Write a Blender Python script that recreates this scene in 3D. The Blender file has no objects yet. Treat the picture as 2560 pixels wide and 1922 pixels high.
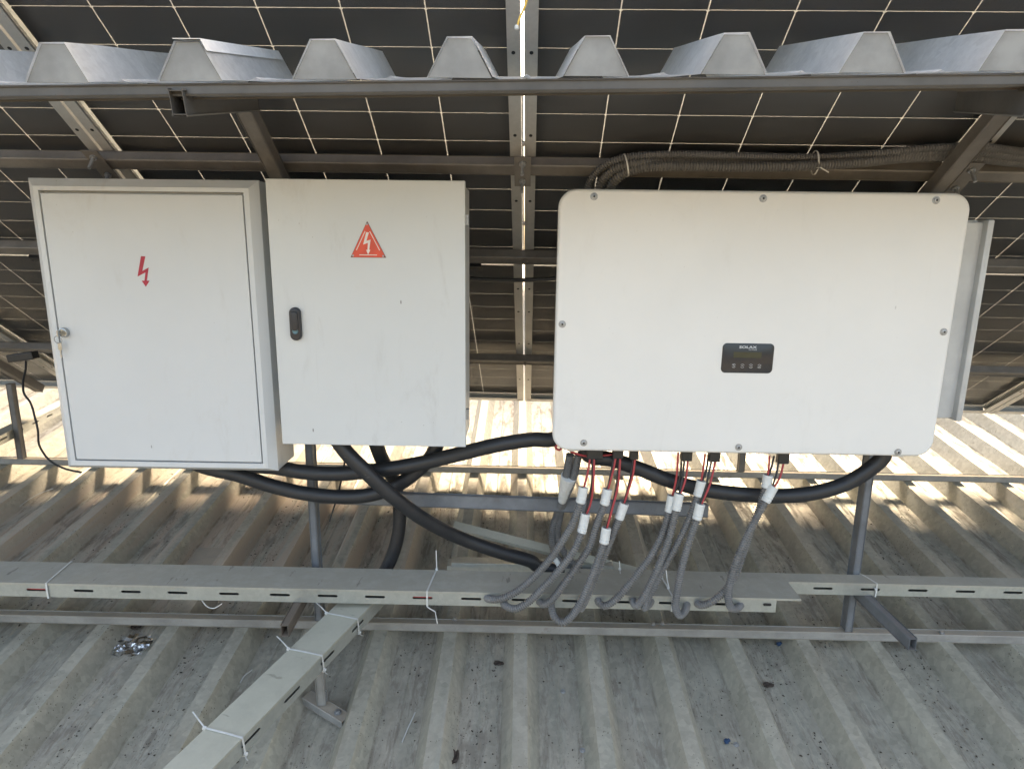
import bpy, bmesh, math, random
from mathutils import Vector, Matrix, noise
random.seed(7)
R = math.radians
SC = bpy.context.scene
C = SC.collection

# ------------------------------------------------------------------ camera, sky, sun, exposure
cam = bpy.data.objects.new('camera', bpy.data.cameras.new('camera'))
C.objects.link(cam)
cam.data.sensor_width = 36
cam.data.lens = 22.333
cam.data.clip_start = 0.02
cam.data.clip_end = 900
right = Vector((0.99977795, 0.01710441, 0.01230849)); up = Vector((-0.01561218, 0.20891483, 0.97780921)); fwd = Vector((-0.01415342, 0.97778425, -0.20913547))
mw = Matrix.Identity(4)
for i in range(3):
    mw[i][0], mw[i][1], mw[i][2] = right[i], up[i], -fwd[i]
mw.translation = Vector((0, 0, 1.35))
cam.matrix_world = mw
SC.camera = cam

SUN_EL, SUN_AZ = R(43), R(18)
world = bpy.data.worlds.new('World'); SC.world = world
world.use_nodes = True
nt = world.node_tree
sky = nt.nodes.new('ShaderNodeTexSky'); sky.sky_type = 'NISHITA'; sky.sun_disc = False
sky.sun_elevation = SUN_EL; sky.sun_rotation = SUN_AZ; sky.dust_density = 6.5; sky.air_density = 1.0; sky.ozone_density = 0.3
bg = nt.nodes['Background']; bg.inputs['Strength'].default_value = 0.15
nt.links.new(sky.outputs['Color'], bg.inputs['Color'])

sun_d = bpy.data.lights.new('sun', 'SUN'); sun_d.energy = 0.55; sun_d.angle = R(14.0); sun_d.color = (1.0, 0.92, 0.80)
sun = bpy.data.objects.new('sun', sun_d); C.objects.link(sun)
sd = Vector((math.sin(SUN_AZ)*math.cos(SUN_EL), math.cos(SUN_AZ)*math.cos(SUN_EL), math.sin(SUN_EL)))
sun.rotation_euler = (-sd).to_track_quat('-Z', 'Y').to_euler()
sun.location = sd*30

SC.view_settings.view_transform = 'Standard'
SC.view_settings.look = 'None'
SC.view_settings.exposure = 2.49
SC.view_settings.gamma = 1.0
SC.view_settings.use_curve_mapping = False
try:      # the camera's white balance, set for open shade
    SC.view_settings.use_white_balance = True; SC.view_settings.white_balance_temperature = 7750; SC.view_settings.white_balance_tint = 8
except Exception: pass
SC.cycles.use_denoising = True
SC.cycles.max_bounces = 10
SC.cycles.diffuse_bounces = 5
SC.cycles.transparent_max_bounces = 12
SC.cycles.caustics_reflective = False
SC.cycles.caustics_refractive = False
SC.cycles.sample_clamp_indirect = 6

# ------------------------------------------------------------------ materials
class NB:
    def __init__(s, name):
        s.m = bpy.data.materials.new(name); s.m.use_nodes = True
        s.t = s.m.node_tree; s.b = s.t.nodes['Principled BSDF']
        s.tc = s.t.nodes.new('ShaderNodeTexCoord')
    def n(s, kind, **kw):
        x = s.t.nodes.new(kind)
        for k, v in kw.items(): setattr(x, k, v)
        return x
    def l(s, a, b): s.t.links.new(a, b)
    def setv(s, inp, v):
        if hasattr(v, 'is_output') or isinstance(v, bpy.types.NodeSocket): s.l(v, inp)
        else: inp.default_value = v
    def map(s, scale=(1, 1, 1), rot=(0, 0, 0), src='Object'):
        mp = s.n('ShaderNodeMapping'); mp.inputs['Scale'].default_value = scale; mp.inputs['Rotation'].default_value = rot
        s.l(s.tc.outputs[src], mp.inputs['Vector']); return mp.outputs['Vector']
    def noise(s, vec, scale, detail=4, rough=.55, dist=0):
        x = s.n('ShaderNodeTexNoise'); x.inputs['Scale'].default_value = scale; x.inputs['Detail'].default_value = detail
        x.inputs['Roughness'].default_value = rough; x.inputs['Distortion'].default_value = dist
        s.l(vec, x.inputs['Vector']); return x.outputs['Fac']
    def voro(s, vec, scale, feature='F1', out='Distance', rnd=1.0):
        x = s.n('ShaderNodeTexVoronoi'); x.feature = feature; x.inputs['Scale'].default_value = scale; x.inputs['Randomness'].default_value = rnd
        s.l(vec, x.inputs['Vector']); return x.outputs[out]
    def ramp(s, f, lo, hi, a=0., b=1.):
        x = s.n('ShaderNodeMapRange'); x.inputs[1].default_value = lo; x.inputs[2].default_value = hi
        x.inputs[3].default_value = a; x.inputs[4].default_value = b; x.interpolation_type = 'SMOOTHSTEP'
        s.l(f, x.inputs[0]); return x.outputs[0]
    def math(s, op, a, b=0.):
        x = s.n('ShaderNodeMath', operation=op); s.setv(x.inputs[0], a); s.setv(x.inputs[1], b); return x.outputs[0]
    def mix(s, f, a, b):
        x = s.n('ShaderNodeMix', data_type='RGBA'); s.setv(x.inputs[0], f)
        for i, v in ((6, a), (7, b)):
            if isinstance(v, tuple): x.inputs[i].default_value = (*v, 1)
            else: s.l(v, x.inputs[i])
        return x.outputs[2]
    def bump(s, h, strength, dist=.001):
        x = s.n('ShaderNodeBump'); x.inputs['Strength'].default_value = strength; x.inputs['Distance'].default_value = dist
        s.l(h, x.inputs['Height']); s.l(x.outputs['Normal'], s.b.inputs['Normal'])
    def done(s, col, rough=.5, metal=0., spec=.5):
        if isinstance(col, tuple): s.b.inputs['Base Color'].default_value = (*col, 1)
        else: s.l(col, s.b.inputs['Base Color'])
        s.setv(s.b.inputs['Roughness'], rough); s.setv(s.b.inputs['Metallic'], metal)
        s.b.inputs['Specular IOR Level'].default_value = spec
        return s.m

def plain(name, col, rough=.5, metal=0., var=.15, scale=30., bump=0.):
    b = NB(name); v = b.map()
    f = b.noise(v, scale, 5)
    c = b.mix(b.ramp(f, .3, .7), tuple(x*(1-var) for x in col), tuple(min(1, x*(1+var)) for x in col))
    if bump: b.bump(b.noise(v, scale*8, 3), bump)
    return b.done(c, rough, metal)

def roof_material(name, dirt=1.0):
    b = NB(name); v = b.map()
    sep = b.n('ShaderNodeSeparateXYZ'); b.l(v, sep.inputs[0])
    # zinc spangle
    sp = b.voro(v, 55, out='Color')
    g = b.n('ShaderNodeRGBToBW'); b.l(sp, g.inputs[0])
    cloud = b.noise(v, 5, 6, .6)
    fine = b.noise(v, 60, 5, .65)
    t = b.math('ADD', b.math('MULTIPLY', g.outputs[0], .22), b.math('ADD', b.math('MULTIPLY', cloud, .5), b.math('MULTIPLY', fine, .35)))
    col = b.mix(b.ramp(t, .28, .85), (.36, .34, .28), (.62, .595, .495))
    # dust film lying in patches, drawn out along the water run
    vs = b.map((9, 1.1, 9))
    film = b.ramp(b.noise(vs, 1.6, 7, .62), .36, .62)
    big = b.ramp(b.noise(b.map((.9, .8, .9)), 1.0, 3), .36, .62)
    upslope = b.ramp(sep.outputs[1], -.1, .5, .35, 1.4)
    upslope = b.math('MULTIPLY', b.math('MULTIPLY', upslope, b.ramp(sep.outputs[0], -.2, 1.4, 1., .4)), b.ramp(sep.outputs[1], .75, 1.2, 1., .35))
    c1 = b.math('MULTIPLY', b.math('MULTIPLY', film, b.math('ADD', b.math('MULTIPLY', big, .7), .3)), upslope)
    col = b.mix(b.math('MULTIPLY', c1, .85*dirt), col, (.50, .40, .31))
    # white run-off streaks
    st = b.ramp(b.noise(b.map((38, 1.0, 20)), 1.5, 5, .6), .58, .78)
    col = b.mix(b.math('MULTIPLY', st, .35*dirt), col, (.50, .49, .46))
    # darker silt in the pans near the rib feet
    pan = b.ramp(sep.outputs[2], -.060, -.050, 1., 0.)
    silt = b.ramp(b.noise(b.map((14, 3.2, 1)), 2.0, 8, .7, .4), .47, .63)
    col = b.mix(b.math('MULTIPLY', b.math('MULTIPLY', silt, pan), .62*dirt), col, (.17, .14, .108))
    # specks
    s1 = b.ramp(b.voro(v, 95), .10, .20, 1., 0.)
    gate = b.ramp(b.noise(v, 7, 4), .50, .62)
    col = b.mix(b.math('MULTIPLY', b.math('MULTIPLY', s1, gate), .85*dirt), col, (.05, .042, .035))
    s2 = b.ramp(b.noise(b.map((1, 1, 1)), 34, 3, .7), .66, .72)
    col = b.mix(b.math('MULTIPLY', s2, .5*dirt), col, (.12, .10, .08))
    b.bump(b.math('ADD', fine, b.math('MULTIPLY', cloud, 2.)), .25, .002)
    dirtsum = b.math('ADD', c1, b.math('MULTIPLY', silt, pan))
    return b.done(col, b.ramp(dirtsum, 0, 1, .46, .8), b.ramp(dirtsum, 0, .8, .30, 0.))

def galv(name, base, metal=.55, rough=.42, dust=None, dust_amt=.0, soft=.6):
    b = NB(name); v = b.map()
    sp = b.voro(v, 70, out='Color'); g = b.n('ShaderNodeRGBToBW'); b.l(sp, g.inputs[0])
    cl = b.noise(v, 7, 6, .65); fi = b.noise(v, 130, 4, .6)
    t = b.math('ADD', b.math('MULTIPLY', g.outputs[0], .25*soft), b.math('ADD', b.math('MULTIPLY', cl, .6), b.math('MULTIPLY', fi, .25)))
    col = b.mix(b.ramp(t, .25, .75), tuple(x*.84 for x in base), tuple(min(1, x*1.12) for x in base))
    if dust:
        geo = b.n('ShaderNodeNewGeometry'); sx = b.n('ShaderNodeSeparateXYZ'); b.l(geo.outputs['Normal'], sx.inputs[0])
        top = b.ramp(sx.outputs[2], .6, .95)
        f = b.ramp(b.noise(v, 18, 7, .65), .25, .6)
        amt = b.math('MULTIPLY', b.math('MULTIPLY', top, b.math('ADD', b.math('MULTIPLY', f, .5), .5)), dust_amt)
        col = b.mix(amt, col, dust)
        sm = b.ramp(b.noise(b.map((30, 8, 8)), 1.2, 5, .6), .64, .70)
        col = b.mix(b.math('MULTIPLY', b.math('MULTIPLY', sm, top), .5*dust_amt), col, (.06, .05, .045))
        b.bump(fi, .12)
        return b.done(col, b.ramp(amt, 0, 1, rough, .85), b.ramp(amt, 0, .8, metal, 0.))
    b.bump(fi, .12)
    return b.done(col, rough, metal)

def steel(name, base, dust_amt=.6, rust=.5, rough=.5, dust=(.27, .215, .165)):
    b = NB(name); v = b.map()
    cl = b.noise(v, 9, 6, .65)
    col = b.mix(b.ramp(cl, .3, .7), tuple(x*.8 for x in base), tuple(x*1.2 for x in base))
    rs = b.ramp(b.noise(v, 16, 8, .72), .60, .70)
    col = b.mix(b.math('MULTIPLY', rs, rust), col, (.13, .062, .034))
    geo = b.n('ShaderNodeNewGeometry'); sx = b.n('ShaderNodeSeparateXYZ'); b.l(geo.outputs['Normal'], sx.inputs[0])
    top = b.ramp(sx.outputs[2], .5, .95)
    f = b.ramp(b.noise(v, 24, 7, .7), .2, .6)
    amt = b.math('MULTIPLY', b.math('MULTIPLY', top, b.math('ADD', b.math('MULTIPLY', f, .6), .4)), dust_amt)
    col = b.mix(amt, col, dust)
    sk = b.ramp(b.voro(v, 120), .08, .16, 1., 0.)
    gate = b.ramp(b.noise(v, 12, 3), .52, .6)
    col = b.mix(b.math('MULTIPLY', b.math('MULTIPLY', sk, gate), .7), col, (.06, .045, .04))
    b.bump(b.noise(v, 140, 4, .7), .2)
    return b.done(col, b.ramp(amt, 0, 1, rough, .85), 0.)

def white_paint(name, base, dirt_col, amt=.5, rough=.38):
    b = NB(name); v = b.map()
    col = b.mix(b.ramp(b.noise(v, 2.6, 5, .6), .3, .7), tuple(x*.955 for x in base), base)
    # soft dust smears
    sm = b.ramp(b.noise(b.map((6, 6, 2.2)), 1.6, 8, .7, .6), .54, .74)
    col = b.mix(b.math('MULTIPLY', sm, .30*amt), col, dirt_col)
    # run marks
    rn = b.ramp(b.noise(b.map((60, 60, 1.3)), 1.0, 5, .7), .66, .78)
    col = b.mix(b.math('MULTIPLY', rn, .22*amt), col, dirt_col)
    # specks and small chips
    s = b.ramp(b.voro(v, 42), .035, .07, 1., 0.)
    g = b.ramp(b.noise(v, 5.5, 4), .54, .64)
    col = b.mix(b.math('MULTIPLY', b.math('MULTIPLY', s, g), .55*amt), col, (.16, .14, .13))
    s2 = b.ramp(b.voro(b.map((1, 1, .35)), 13), .014, .03, 1., 0.)
    col = b.mix(b.math('MULTIPLY', s2, .8*amt), col, (.12, .10, .095))
    b.bump(b.noise(v, 330, 2), .03, .0005)
    return b.done(col, b.ramp(sm, 0, 1, rough, rough+.25), 0.)

MT = {}
MT['roof'] = roof_material('weathered_zinc_roofing')
MT['canopy'] = galv('clean_zinc_sheet', (.84, .845, .84), .25, .36)
MT['tray'] = galv('zinc_tray', (.47, .48, .44), .55, .36)
MT['lid'] = galv('dusty_zinc_lid', (.49, .48, .43), .5, .38, (.37, .345, .285), .9)
MT['lidclean'] = galv('zinc_lid', (.52, .51, .43), .45, .36, (.48, .455, .36), .65)
MT['post'] = steel('blue_grey_primer', (.175, .188, .205), .5, .16)
MT['rail'] = steel('dusty_steel', (.30, .29, .27), .95, .35, .5, (.43, .365, .285))
MT['purlin'] = steel('brown_grey_steel', (.165, .155, .145), .8, .30)
MT['beam'] = steel('dark_brown_steel', (.095, .09, .083), .6, .3)
MT['closure'] = plain('grey_closure_strip', (.27, .27, .26), .6, .1, .18, 14, .1)
MT['rust'] = steel('rusty_cut_steel', (.165, .135, .11), .6, .6)
MT['alu'] = galv('anodised_aluminium', (.50, .50, .485), .35, .42, soft=.2)
MT['cab1'] = white_paint('pale_grey_enamel', (.635, .655, .665), (.45, .41, .36), .75)
MT['cab2'] = white_paint('white_grey_powder_coat', (.64, .66, .66), (.40, .38, .35), 1.0)
MT['inv'] = white_paint('warm_white_powder_coat', (.83, .825, .805), (.52, .48, .43), .35, .45)
MT['grey'] = plain('light_grey_casting', (.55, .56, .56), .5, .1, .08, 12)
MT['rubber'] = None
def rubber():
    b = NB('dusty_black_rubber'); v = b.map()
    f = b.ramp(b.noise(v, 14, 8, .7), .45, .75)
    sc = b.ramp(b.noise(b.map((12, 60, 60)), 3, 4, .7), .64, .72)
    col = b.mix(b.math('MULTIPLY', f, .5), (.022, .023, .026), (.055, .054, .053))
    col = b.mix(b.math('MULTIPLY', sc, .45), col, (.13, .125, .12))
    b.bump(b.noise(v, 90, 5, .7), .25, .002)
    return b.done(col, b.ramp(f, 0, 1, .42, .68))
MT['rubber'] = rubber()
MT['conduit'] = plain('grey_pvc_conduit', (.19, .187, .184), .45, 0, .12, 25)
MT['conduit_dark'] = plain('dark_pvc_conduit', (.15, .148, .145), .5, 0, .12, 25)
MT['tape'] = plain('white_insulating_tape', (.72, .73, .71), .5, 0, .07, 60, .3)
MT['red'] = plain('red_insulation', (.42, .045, .05), .42, 0, .1)
MT['black'] = plain('black_plastic', (.018, .019, .021), .42, 0, .15)
MT['handle'] = plain('black_handle_plastic', (.022, .024, .03), .35, 0, .1)
MT['zip'] = plain('white_nylon', (.66, .66, .63), .4, 0, .08)
MT['screw'] = plain('zinc_screw', (.40, .41, .42), .38, .6, .15, 200)
MT['chrome'] = plain('chrome', (.42, .44, .45), .26, 1., .1, 60)
MT['panelblack'] = plain('display_glass_black', (.022, .025, .032), .22, 0, .08)
MT['lcd'] = plain('lcd_olive', (.040, .047, .030), .25, 0, .1)
MT['print'] = plain('light_grey_print', (.60, .62, .64), .5, 0, .03)
MT['signred'] = plain('sign_orange_red', (.72, .085, .045), .42, 0, .08, 40)
MT['signwhite'] = plain('sign_white', (.78, .72, .68), .45, 0, .05)
MT['stencil'] = plain('stencil_red_paint', (.44, .025, .05), .55, 0, .12, 120)
MT['signdark'] = plain('sign_brown_edge', (.16, .06, .05), .5, 0, .1)
MT['teal'] = plain('lock_insert', (.10, .19, .23), .3, .4, .1)
MT['blue'] = plain('blue_cap_plastic', (.03, .07, .15), .4, 0, .1)
MT['leaf'] = plain('dry_leaf', (.062, .045, .034), .8, 0, .4, 60)
MT['speck'] = plain('leaf_crumbs', (.085, .068, .052), .9, 0, .5, 15)
MT['yellow'] = plain('yellow_wire', (.75, .48, .10), .4, 0, .1)
MT['soil'] = plain('dry_soil', (.20, .17, .12), .95, 0, .35, .4)
MT['gland_and_hole'] = plain('gland_and_hole_black', (.014, .015, .017), .5, 0, .15)
def cell_mat():
    b = NB('solar_cell_rear'); v = b.map()
    w = b.n('ShaderNodeTexWave'); w.wave_type = 'BANDS'; w.bands_direction = 'X'; w.inputs['Scale'].default_value = 27.6
    b.l(v, w.inputs['Vector'])
    ln = b.ramp(w.outputs['Fac'], .93, .99)
    inf = b.n('ShaderNodeObjectInfo')
    base = b.mix(inf.outputs['Random'], (.080, .083, .092), (.096, .098, .106))
    col = b.mix(b.math('MULTIPLY', ln, .35), base, (.12, .115, .11))
    return b.done(col, .35, 0., .5)
MT['cell'] = cell_mat()
def pane_mat(name, tint, gl, rough):
    m = bpy.data.materials.new(name); m.use_nodes = True; t = m.node_tree
    for n in list(t.nodes):
        if n.type == 'BSDF_PRINCIPLED': t.nodes.remove(n)
    out = [n for n in t.nodes if n.type == 'OUTPUT_MATERIAL'][0]
    tr = t.nodes.new('ShaderNodeBsdfTransparent'); tr.inputs[0].default_value = (*tint, 1)
    go = t.nodes.new('ShaderNodeBsdfGlossy'); go.inputs['Roughness'].default_value = rough
    fr = t.nodes.new('ShaderNodeFresnel'); fr.inputs['IOR'].default_value = gl
    tc = t.nodes.new('ShaderNodeTexCoord'); no = t.nodes.new('ShaderNodeTexNoise'); no.inputs['Scale'].default_value = 3
    t.links.new(tc.outputs['Object'], no.inputs['Vector'])
    mu = t.nodes.new('ShaderNodeMath'); mu.operation = 'MULTIPLY'; mu.inputs[1].default_value = .0
    di = t.nodes.new('ShaderNodeBsdfDiffuse'); di.inputs[0].default_value = (.46, .46, .46, 1)
    mr = t.nodes.new('ShaderNodeMapRange'); mr.inputs[1].default_value = .3; mr.inputs[2].default_value = .7; mr.inputs[3].default_value = .05; mr.inputs[4].default_value = .13
    t.links.new(no.outputs['Fac'], mr.inputs[0])
    mx0 = t.nodes.new('ShaderNodeMixShader'); t.links.new(mr.outputs[0], mx0.inputs[0]); t.links.new(tr.outputs[0], mx0.inputs[1]); t.links.new(di.outputs[0], mx0.inputs[2])
    mx = t.nodes.new('ShaderNodeMixShader'); t.links.new(fr.outputs[0], mx.inputs[0]); t.links.new(mx0.outputs[0], mx.inputs[1]); t.links.new(go.outputs[0], mx.inputs[2])
    t.links.new(mx.outputs[0], out.inputs[0])
    return m
MT['pane'] = pane_mat('dusty_module_glass', (.93, .94, .94), 1.4, .25)
def translucent_mat():
    m = bpy.data.materials.new('milky_encapsulant_glass'); m.use_nodes = True; t = m.node_tree
    for n in list(t.nodes):
        if n.type == 'BSDF_PRINCIPLED': t.nodes.remove(n)
    out = [n for n in t.nodes if n.type == 'OUTPUT_MATERIAL'][0]
    tr = t.nodes.new('ShaderNodeBsdfTranslucent'); tr.inputs[0].default_value = (.64, .635, .61, 1)
    di = t.nodes.new('ShaderNodeBsdfDiffuse'); di.inputs[0].default_value = (.86, .85, .82, 1)
    mx = t.nodes.new('ShaderNodeMixShader'); mx.inputs[0].default_value = .62
    t.links.new(tr.outputs[0], mx.inputs[1]); t.links.new(di.outputs[0], mx.inputs[2]); t.links.new(mx.outputs[0], out.inputs[0])
    return m
MT['milky'] = translucent_mat()
MT['film'] = pane_mat('clear_film', (.93, .93, .93), 1.7, .12)

# ------------------------------------------------------------------ mesh helpers
def link(name, me, mat, parent=None):
    o = bpy.data.objects.new(name, me); C.objects.link(o)
    if mat is not None: me.materials.append(MT[mat] if isinstance(mat, str) else mat)
    if parent is not None: o.parent = parent
    return o
def obj(name, bm, mat, parent=None, smooth=None):
    if len(bm.faces) > 1: bmesh.ops.recalc_face_normals(bm, faces=bm.faces[:])
    me = bpy.data.meshes.new(name); bm.to_mesh(me); bm.free()
    if smooth is not None:
        me.shade_smooth()
        try: me.set_sharp_from_angle(angle=R(smooth))
        except Exception: pass
    return link(name, me, mat, parent)
def thing(name, label, cat, loc=(0, 0, 0), group=None):
    o = bpy.data.objects.new(name, None); C.objects.link(o); o.location = loc; o.empty_display_size = .1
    o['label'] = label; o['category'] = cat
    if group: o['group'] = group
    return o
def tag(o, label, cat, group=None):
    o['label'] = label; o['category'] = cat
    if group: o['group'] = group
    return o
def box(bm, x0, x1, y0, y1, z0, z1, bev=0., M=None):
    vs = [bm.verts.new((x, y, z)) for z in (z0, z1) for y in (y0, y1) for x in (x0, x1)]
    fs = [bm.faces.new([vs[i] for i in f]) for f in ((0, 2, 3, 1), (4, 5, 7, 6), (0, 1, 5, 4), (2, 6, 7, 3), (0, 4, 6, 2), (1, 3, 7, 5))]
    if bev:
        es = list({e for f in fs for e in f.edges})
        r = bmesh.ops.bevel(bm, geom=es, offset=bev, segments=2, profile=.5, affect='EDGES')
        vs = list({v for f in r['faces'] for v in f.verts} | {v for v in vs if v.is_valid})
    if M is not None: bmesh.ops.transform(bm, matrix=M, verts=[v for v in vs if v.is_valid])
    return vs
def bx(*a, **k):
    bm = bmesh.new(); box(bm, *a, **k); return bm
def prism(bm, pts, fn, d0, d1):
    """pts: outline in 2D; fn(u, v, d) -> 3D; extruded from d0 to d1."""
    a = [bm.verts.new(fn(u, v, d0)) for u, v in pts]; b = [bm.verts.new(fn(u, v, d1)) for u, v in pts]
    n = len(pts)
    bm.faces.new(a); bm.faces.new(b[::-1])
    for i in range(n): bm.faces.new((a[i], b[i], b[(i+1) % n], a[(i+1) % n]))
def XZ(u, v, d): return (u, d, v)
def cyl(bm, p0, p1, r0, r1=None, n=16):
    p0, p1 = Vector(p0), Vector(p1); r1 = r0 if r1 is None else r1
    d = (p1-p0).normalized(); a = d.orthogonal().normalized(); b = d.cross(a)
    A = [bm.verts.new(p0+(a*math.cos(t)+b*math.sin(t))*r0) for t in [2*math.pi*i/n for i in range(n)]]
    B = [bm.verts.new(p1+(a*math.cos(t)+b*math.sin(t))*r1) for t in [2*math.pi*i/n for i in range(n)]]
    bm.faces.new(A[::-1]); bm.faces.new(B)
    for i in range(n): bm.faces.new((A[i], A[(i+1) % n], B[(i+1) % n], B[i]))
def lathe(bm, p0, axis, prof, n=20):
    """prof: (distance along axis, radius)"""
    p0 = Vector(p0); d = Vector(axis).normalized(); a = d.orthogonal().normalized(); b = d.cross(a)
    rings = []
    for h, r in prof:
        rings.append([bm.verts.new(p0+d*h+(a*math.cos(t)+b*math.sin(t))*r) for t in [2*math.pi*i/n for i in range(n)]])
    for A, B in zip(rings, rings[1:]):
        for i in range(n): bm.faces.new((A[i], A[(i+1) % n], B[(i+1) % n], B[i]))
    bm.faces.new(rings[0][::-1]); bm.faces.new(rings[-1])
def spline(pts, step):
    P = [Vector(p) for p in pts]
    if len(P) < 3: dense = [P[0].lerp(P[-1], i/20) for i in range(21)]
    else:
        Q = [P[0]*2-P[1]]+P+[P[-1]*2-P[-2]]; dense = []
        for i in range(1, len(Q)-2):
            p0, p1, p2, p3 = Q[i-1], Q[i], Q[i+1], Q[i+2]
            t0 = 0; t1 = t0+max(1e-5, (p1-p0).length)**.5; t2 = t1+max(1e-5, (p2-p1).length)**.5; t3 = t2+max(1e-5, (p3-p2).length)**.5
            for k in range(24):
                t = t1+(t2-t1)*k/24
                A1 = p0*((t1-t)/(t1-t0))+p1*((t-t0)/(t1-t0)); A2 = p1*((t2-t)/(t2-t1))+p2*((t-t1)/(t2-t1)); A3 = p2*((t3-t)/(t3-t2))+p3*((t-t2)/(t3-t2))
                B1 = A1*((t2-t)/(t2-t0))+A2*((t-t0)/(t2-t0)); B2 = A2*((t3-t)/(t3-t1))+A3*((t-t1)/(t3-t1))
                dense.append(B1*((t2-t)/(t2-t1))+B2*((t-t1)/(t2-t1)))
        dense.append(P[-1])
    out = [dense[0].copy()]; acc = 0
    L = sum((b-a).length for a, b in zip(dense, dense[1:])); n = max(2, round(L/step)); st = L/n
    target = st; run = 0
    for a, b in zip(dense, dense[1:]):
        d = (b-a).length
        while run+d >= target-1e-9 and len(out) < n:
            out.append(a.lerp(b, (target-run)/d if d else 0)); target += st
        run += d
    out.append(dense[-1].copy())
    return out
def sweep(bm, path, rad, n=10):
    """rad: constant or f(i, s). Round tube with parallel transported frames and capped ends."""
    T = [(path[min(i+1, len(path)-1)]-path[max(i-1, 0)]).normalized() for i in range(len(path))]
    a = T[0].orthogonal().normalized(); prev = None; s = 0
    for i, p in enumerate(path):
        if i:
            s += (p-path[i-1]).length
            a = (a-T[i]*a.dot(T[i])).normalized()
        b = T[i].cross(a); r = rad(i, s) if callable(rad) else rad
        ring = [bm.verts.new(p+(a*math.cos(t)+b*math.sin(t))*r) for t in [2*math.pi*k/n for k in range(n)]]
        if prev: 
            for k in range(n): bm.faces.new((prev[k], prev[(k+1) % n], ring[(k+1) % n], ring[k]))
        else: bm.faces.new(ring[::-1])
        prev = ring
    bm.faces.new(prev)
def tube(pts, r, n=10, step=.012):
    bm = bmesh.new(); sweep(bm, spline(pts, step), r, n); return bm
def corrugated(pts, r, pitch=.0066, depth=.0030, n=12):
    bm = bmesh.new(); path = spline(pts, pitch/4)
    sweep(bm, path, lambda i, s: r if i % 4 in (0, 1) else r-depth, n); return bm
def strip(bm, pts, w, t, nrm):
    """a flat band along pts, width w along the in-band direction, facing nrm"""
    P = [Vector(p) for p in pts]; N = [Vector(x) for x in nrm] if isinstance(nrm[0], (tuple, Vector)) else [Vector(nrm)]*len(P)
    prev = None
    for i, p in enumerate(P):
        d = (P[min(i+1, len(P)-1)]-P[max(i-1, 0)]).normalized(); q = N[i].normalized(); s = d.cross(q).normalized()
        ring = [bm.verts.new(p+s*w/2), bm.verts.new(p+s*w/2+q*t), bm.verts.new(p-s*w/2+q*t), bm.verts.new(p-s*w/2)]
        if prev:
            for k in range(4): bm.faces.new((prev[k], prev[(k+1) % 4], ring[(k+1) % 4], ring[k]))
        else: bm.faces.new(ring[::-1])
        prev = ring
    bm.faces.new(prev)
def rrect(w, h, r, k=6):
    pts = []
    for cx, cy, a0 in ((w/2-r, h/2-r, 0), (-w/2+r, h/2-r, 90), (-w/2+r, -h/2+r, 180), (w/2-r, -h/2+r, 270)):
        for i in range(k+1):
            a = R(a0+90*i/k); pts.append((cx+r*math.cos(a), cy+r*math.sin(a)))
    return pts
def plate(bm, cx, cz, w, h, r, yb, yf, er, k=8, steps=4):
    """rounded-corner plate in the XZ plane whose front edge (at yf) is rounded with radius er"""
    loops = [(0, yb)]
    for i in range(steps+1):
        a = R(90*i/steps); loops.append((er*(1-math.cos(a)), yf+er*(1-math.sin(a))))
    prev = None
    for ins, y in loops:
        ring = [bm.verts.new((cx+u, y, cz+v)) for u, v in rrect(w-2*ins, h-2*ins, max(.002, r-ins), k)]
        if prev:
            n = len(ring)
            for i in range(n): bm.faces.new((prev[i], prev[(i+1) % n], ring[(i+1) % n], ring[i]))
        else: bm.faces.new(ring)
        prev = ring
    bm.faces.new(prev[::-1])
def holes_wall(bm, L, h, slots, sl, sh, zc, fn, t=.0015):
    """wall of length L and height h (u, v) with stadium slots cut out, solidified to thickness t; fn(u, v, d)"""
    base = len(bm.faces); new = []
    V = {}
    def v(u, w):
        k = (round(u, 5), round(w, 5))
        if k not in V: V[k] = bm.verts.new(fn(u, w, 0))
        return V[k]
    def f(*q): new.append(bm.faces.new([v(*p) for p in q]))
    z0, z1 = zc-sh/2-.002, zc+sh/2+.002
    xs = [0.]
    for c in sorted(slots): xs += [c-sl/2-.002, c+sl/2+.002]
    xs.append(L)
    for i in range(len(xs)-1):
        a, b = xs[i], xs[i+1]
        f((a, 0), (b, 0), (b, z0), (a, z0)); f((a, z1), (b, z1), (b, h), (a, h))
        if i % 2 == 0: f((a, z0), (b, z0), (b, z1), (a, z1))
        else:
            c = (a+b)/2; r = sh/2; e = sl/2-r
            o = [(c+e+r*math.cos(R(t_)), zc+r*math.sin(R(t_))) for t_ in (-90, -30, 30, 90)]+[(c-e+r*math.cos(R(t_)), zc+r*math.sin(R(t_))) for t_ in (90, 150, 210, 270)]
            f((a, z0), (b, z0), o[0], o[7]); f((b, z0), (b, z1), o[2], o[1]); f((b, z0), o[1], o[0]); f((b, z1), o[3], o[2])
            f((b, z1), (a, z1), o[4], o[3]); f((a, z1), (a, z0), o[6], o[5]); f((a, z1), o[5], o[4]); f((a, z0), o[7], o[6])
    bmesh.ops.recalc_face_normals(bm, faces=new)
    bmesh.ops.solidify(bm, geom=new, thickness=t)
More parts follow.
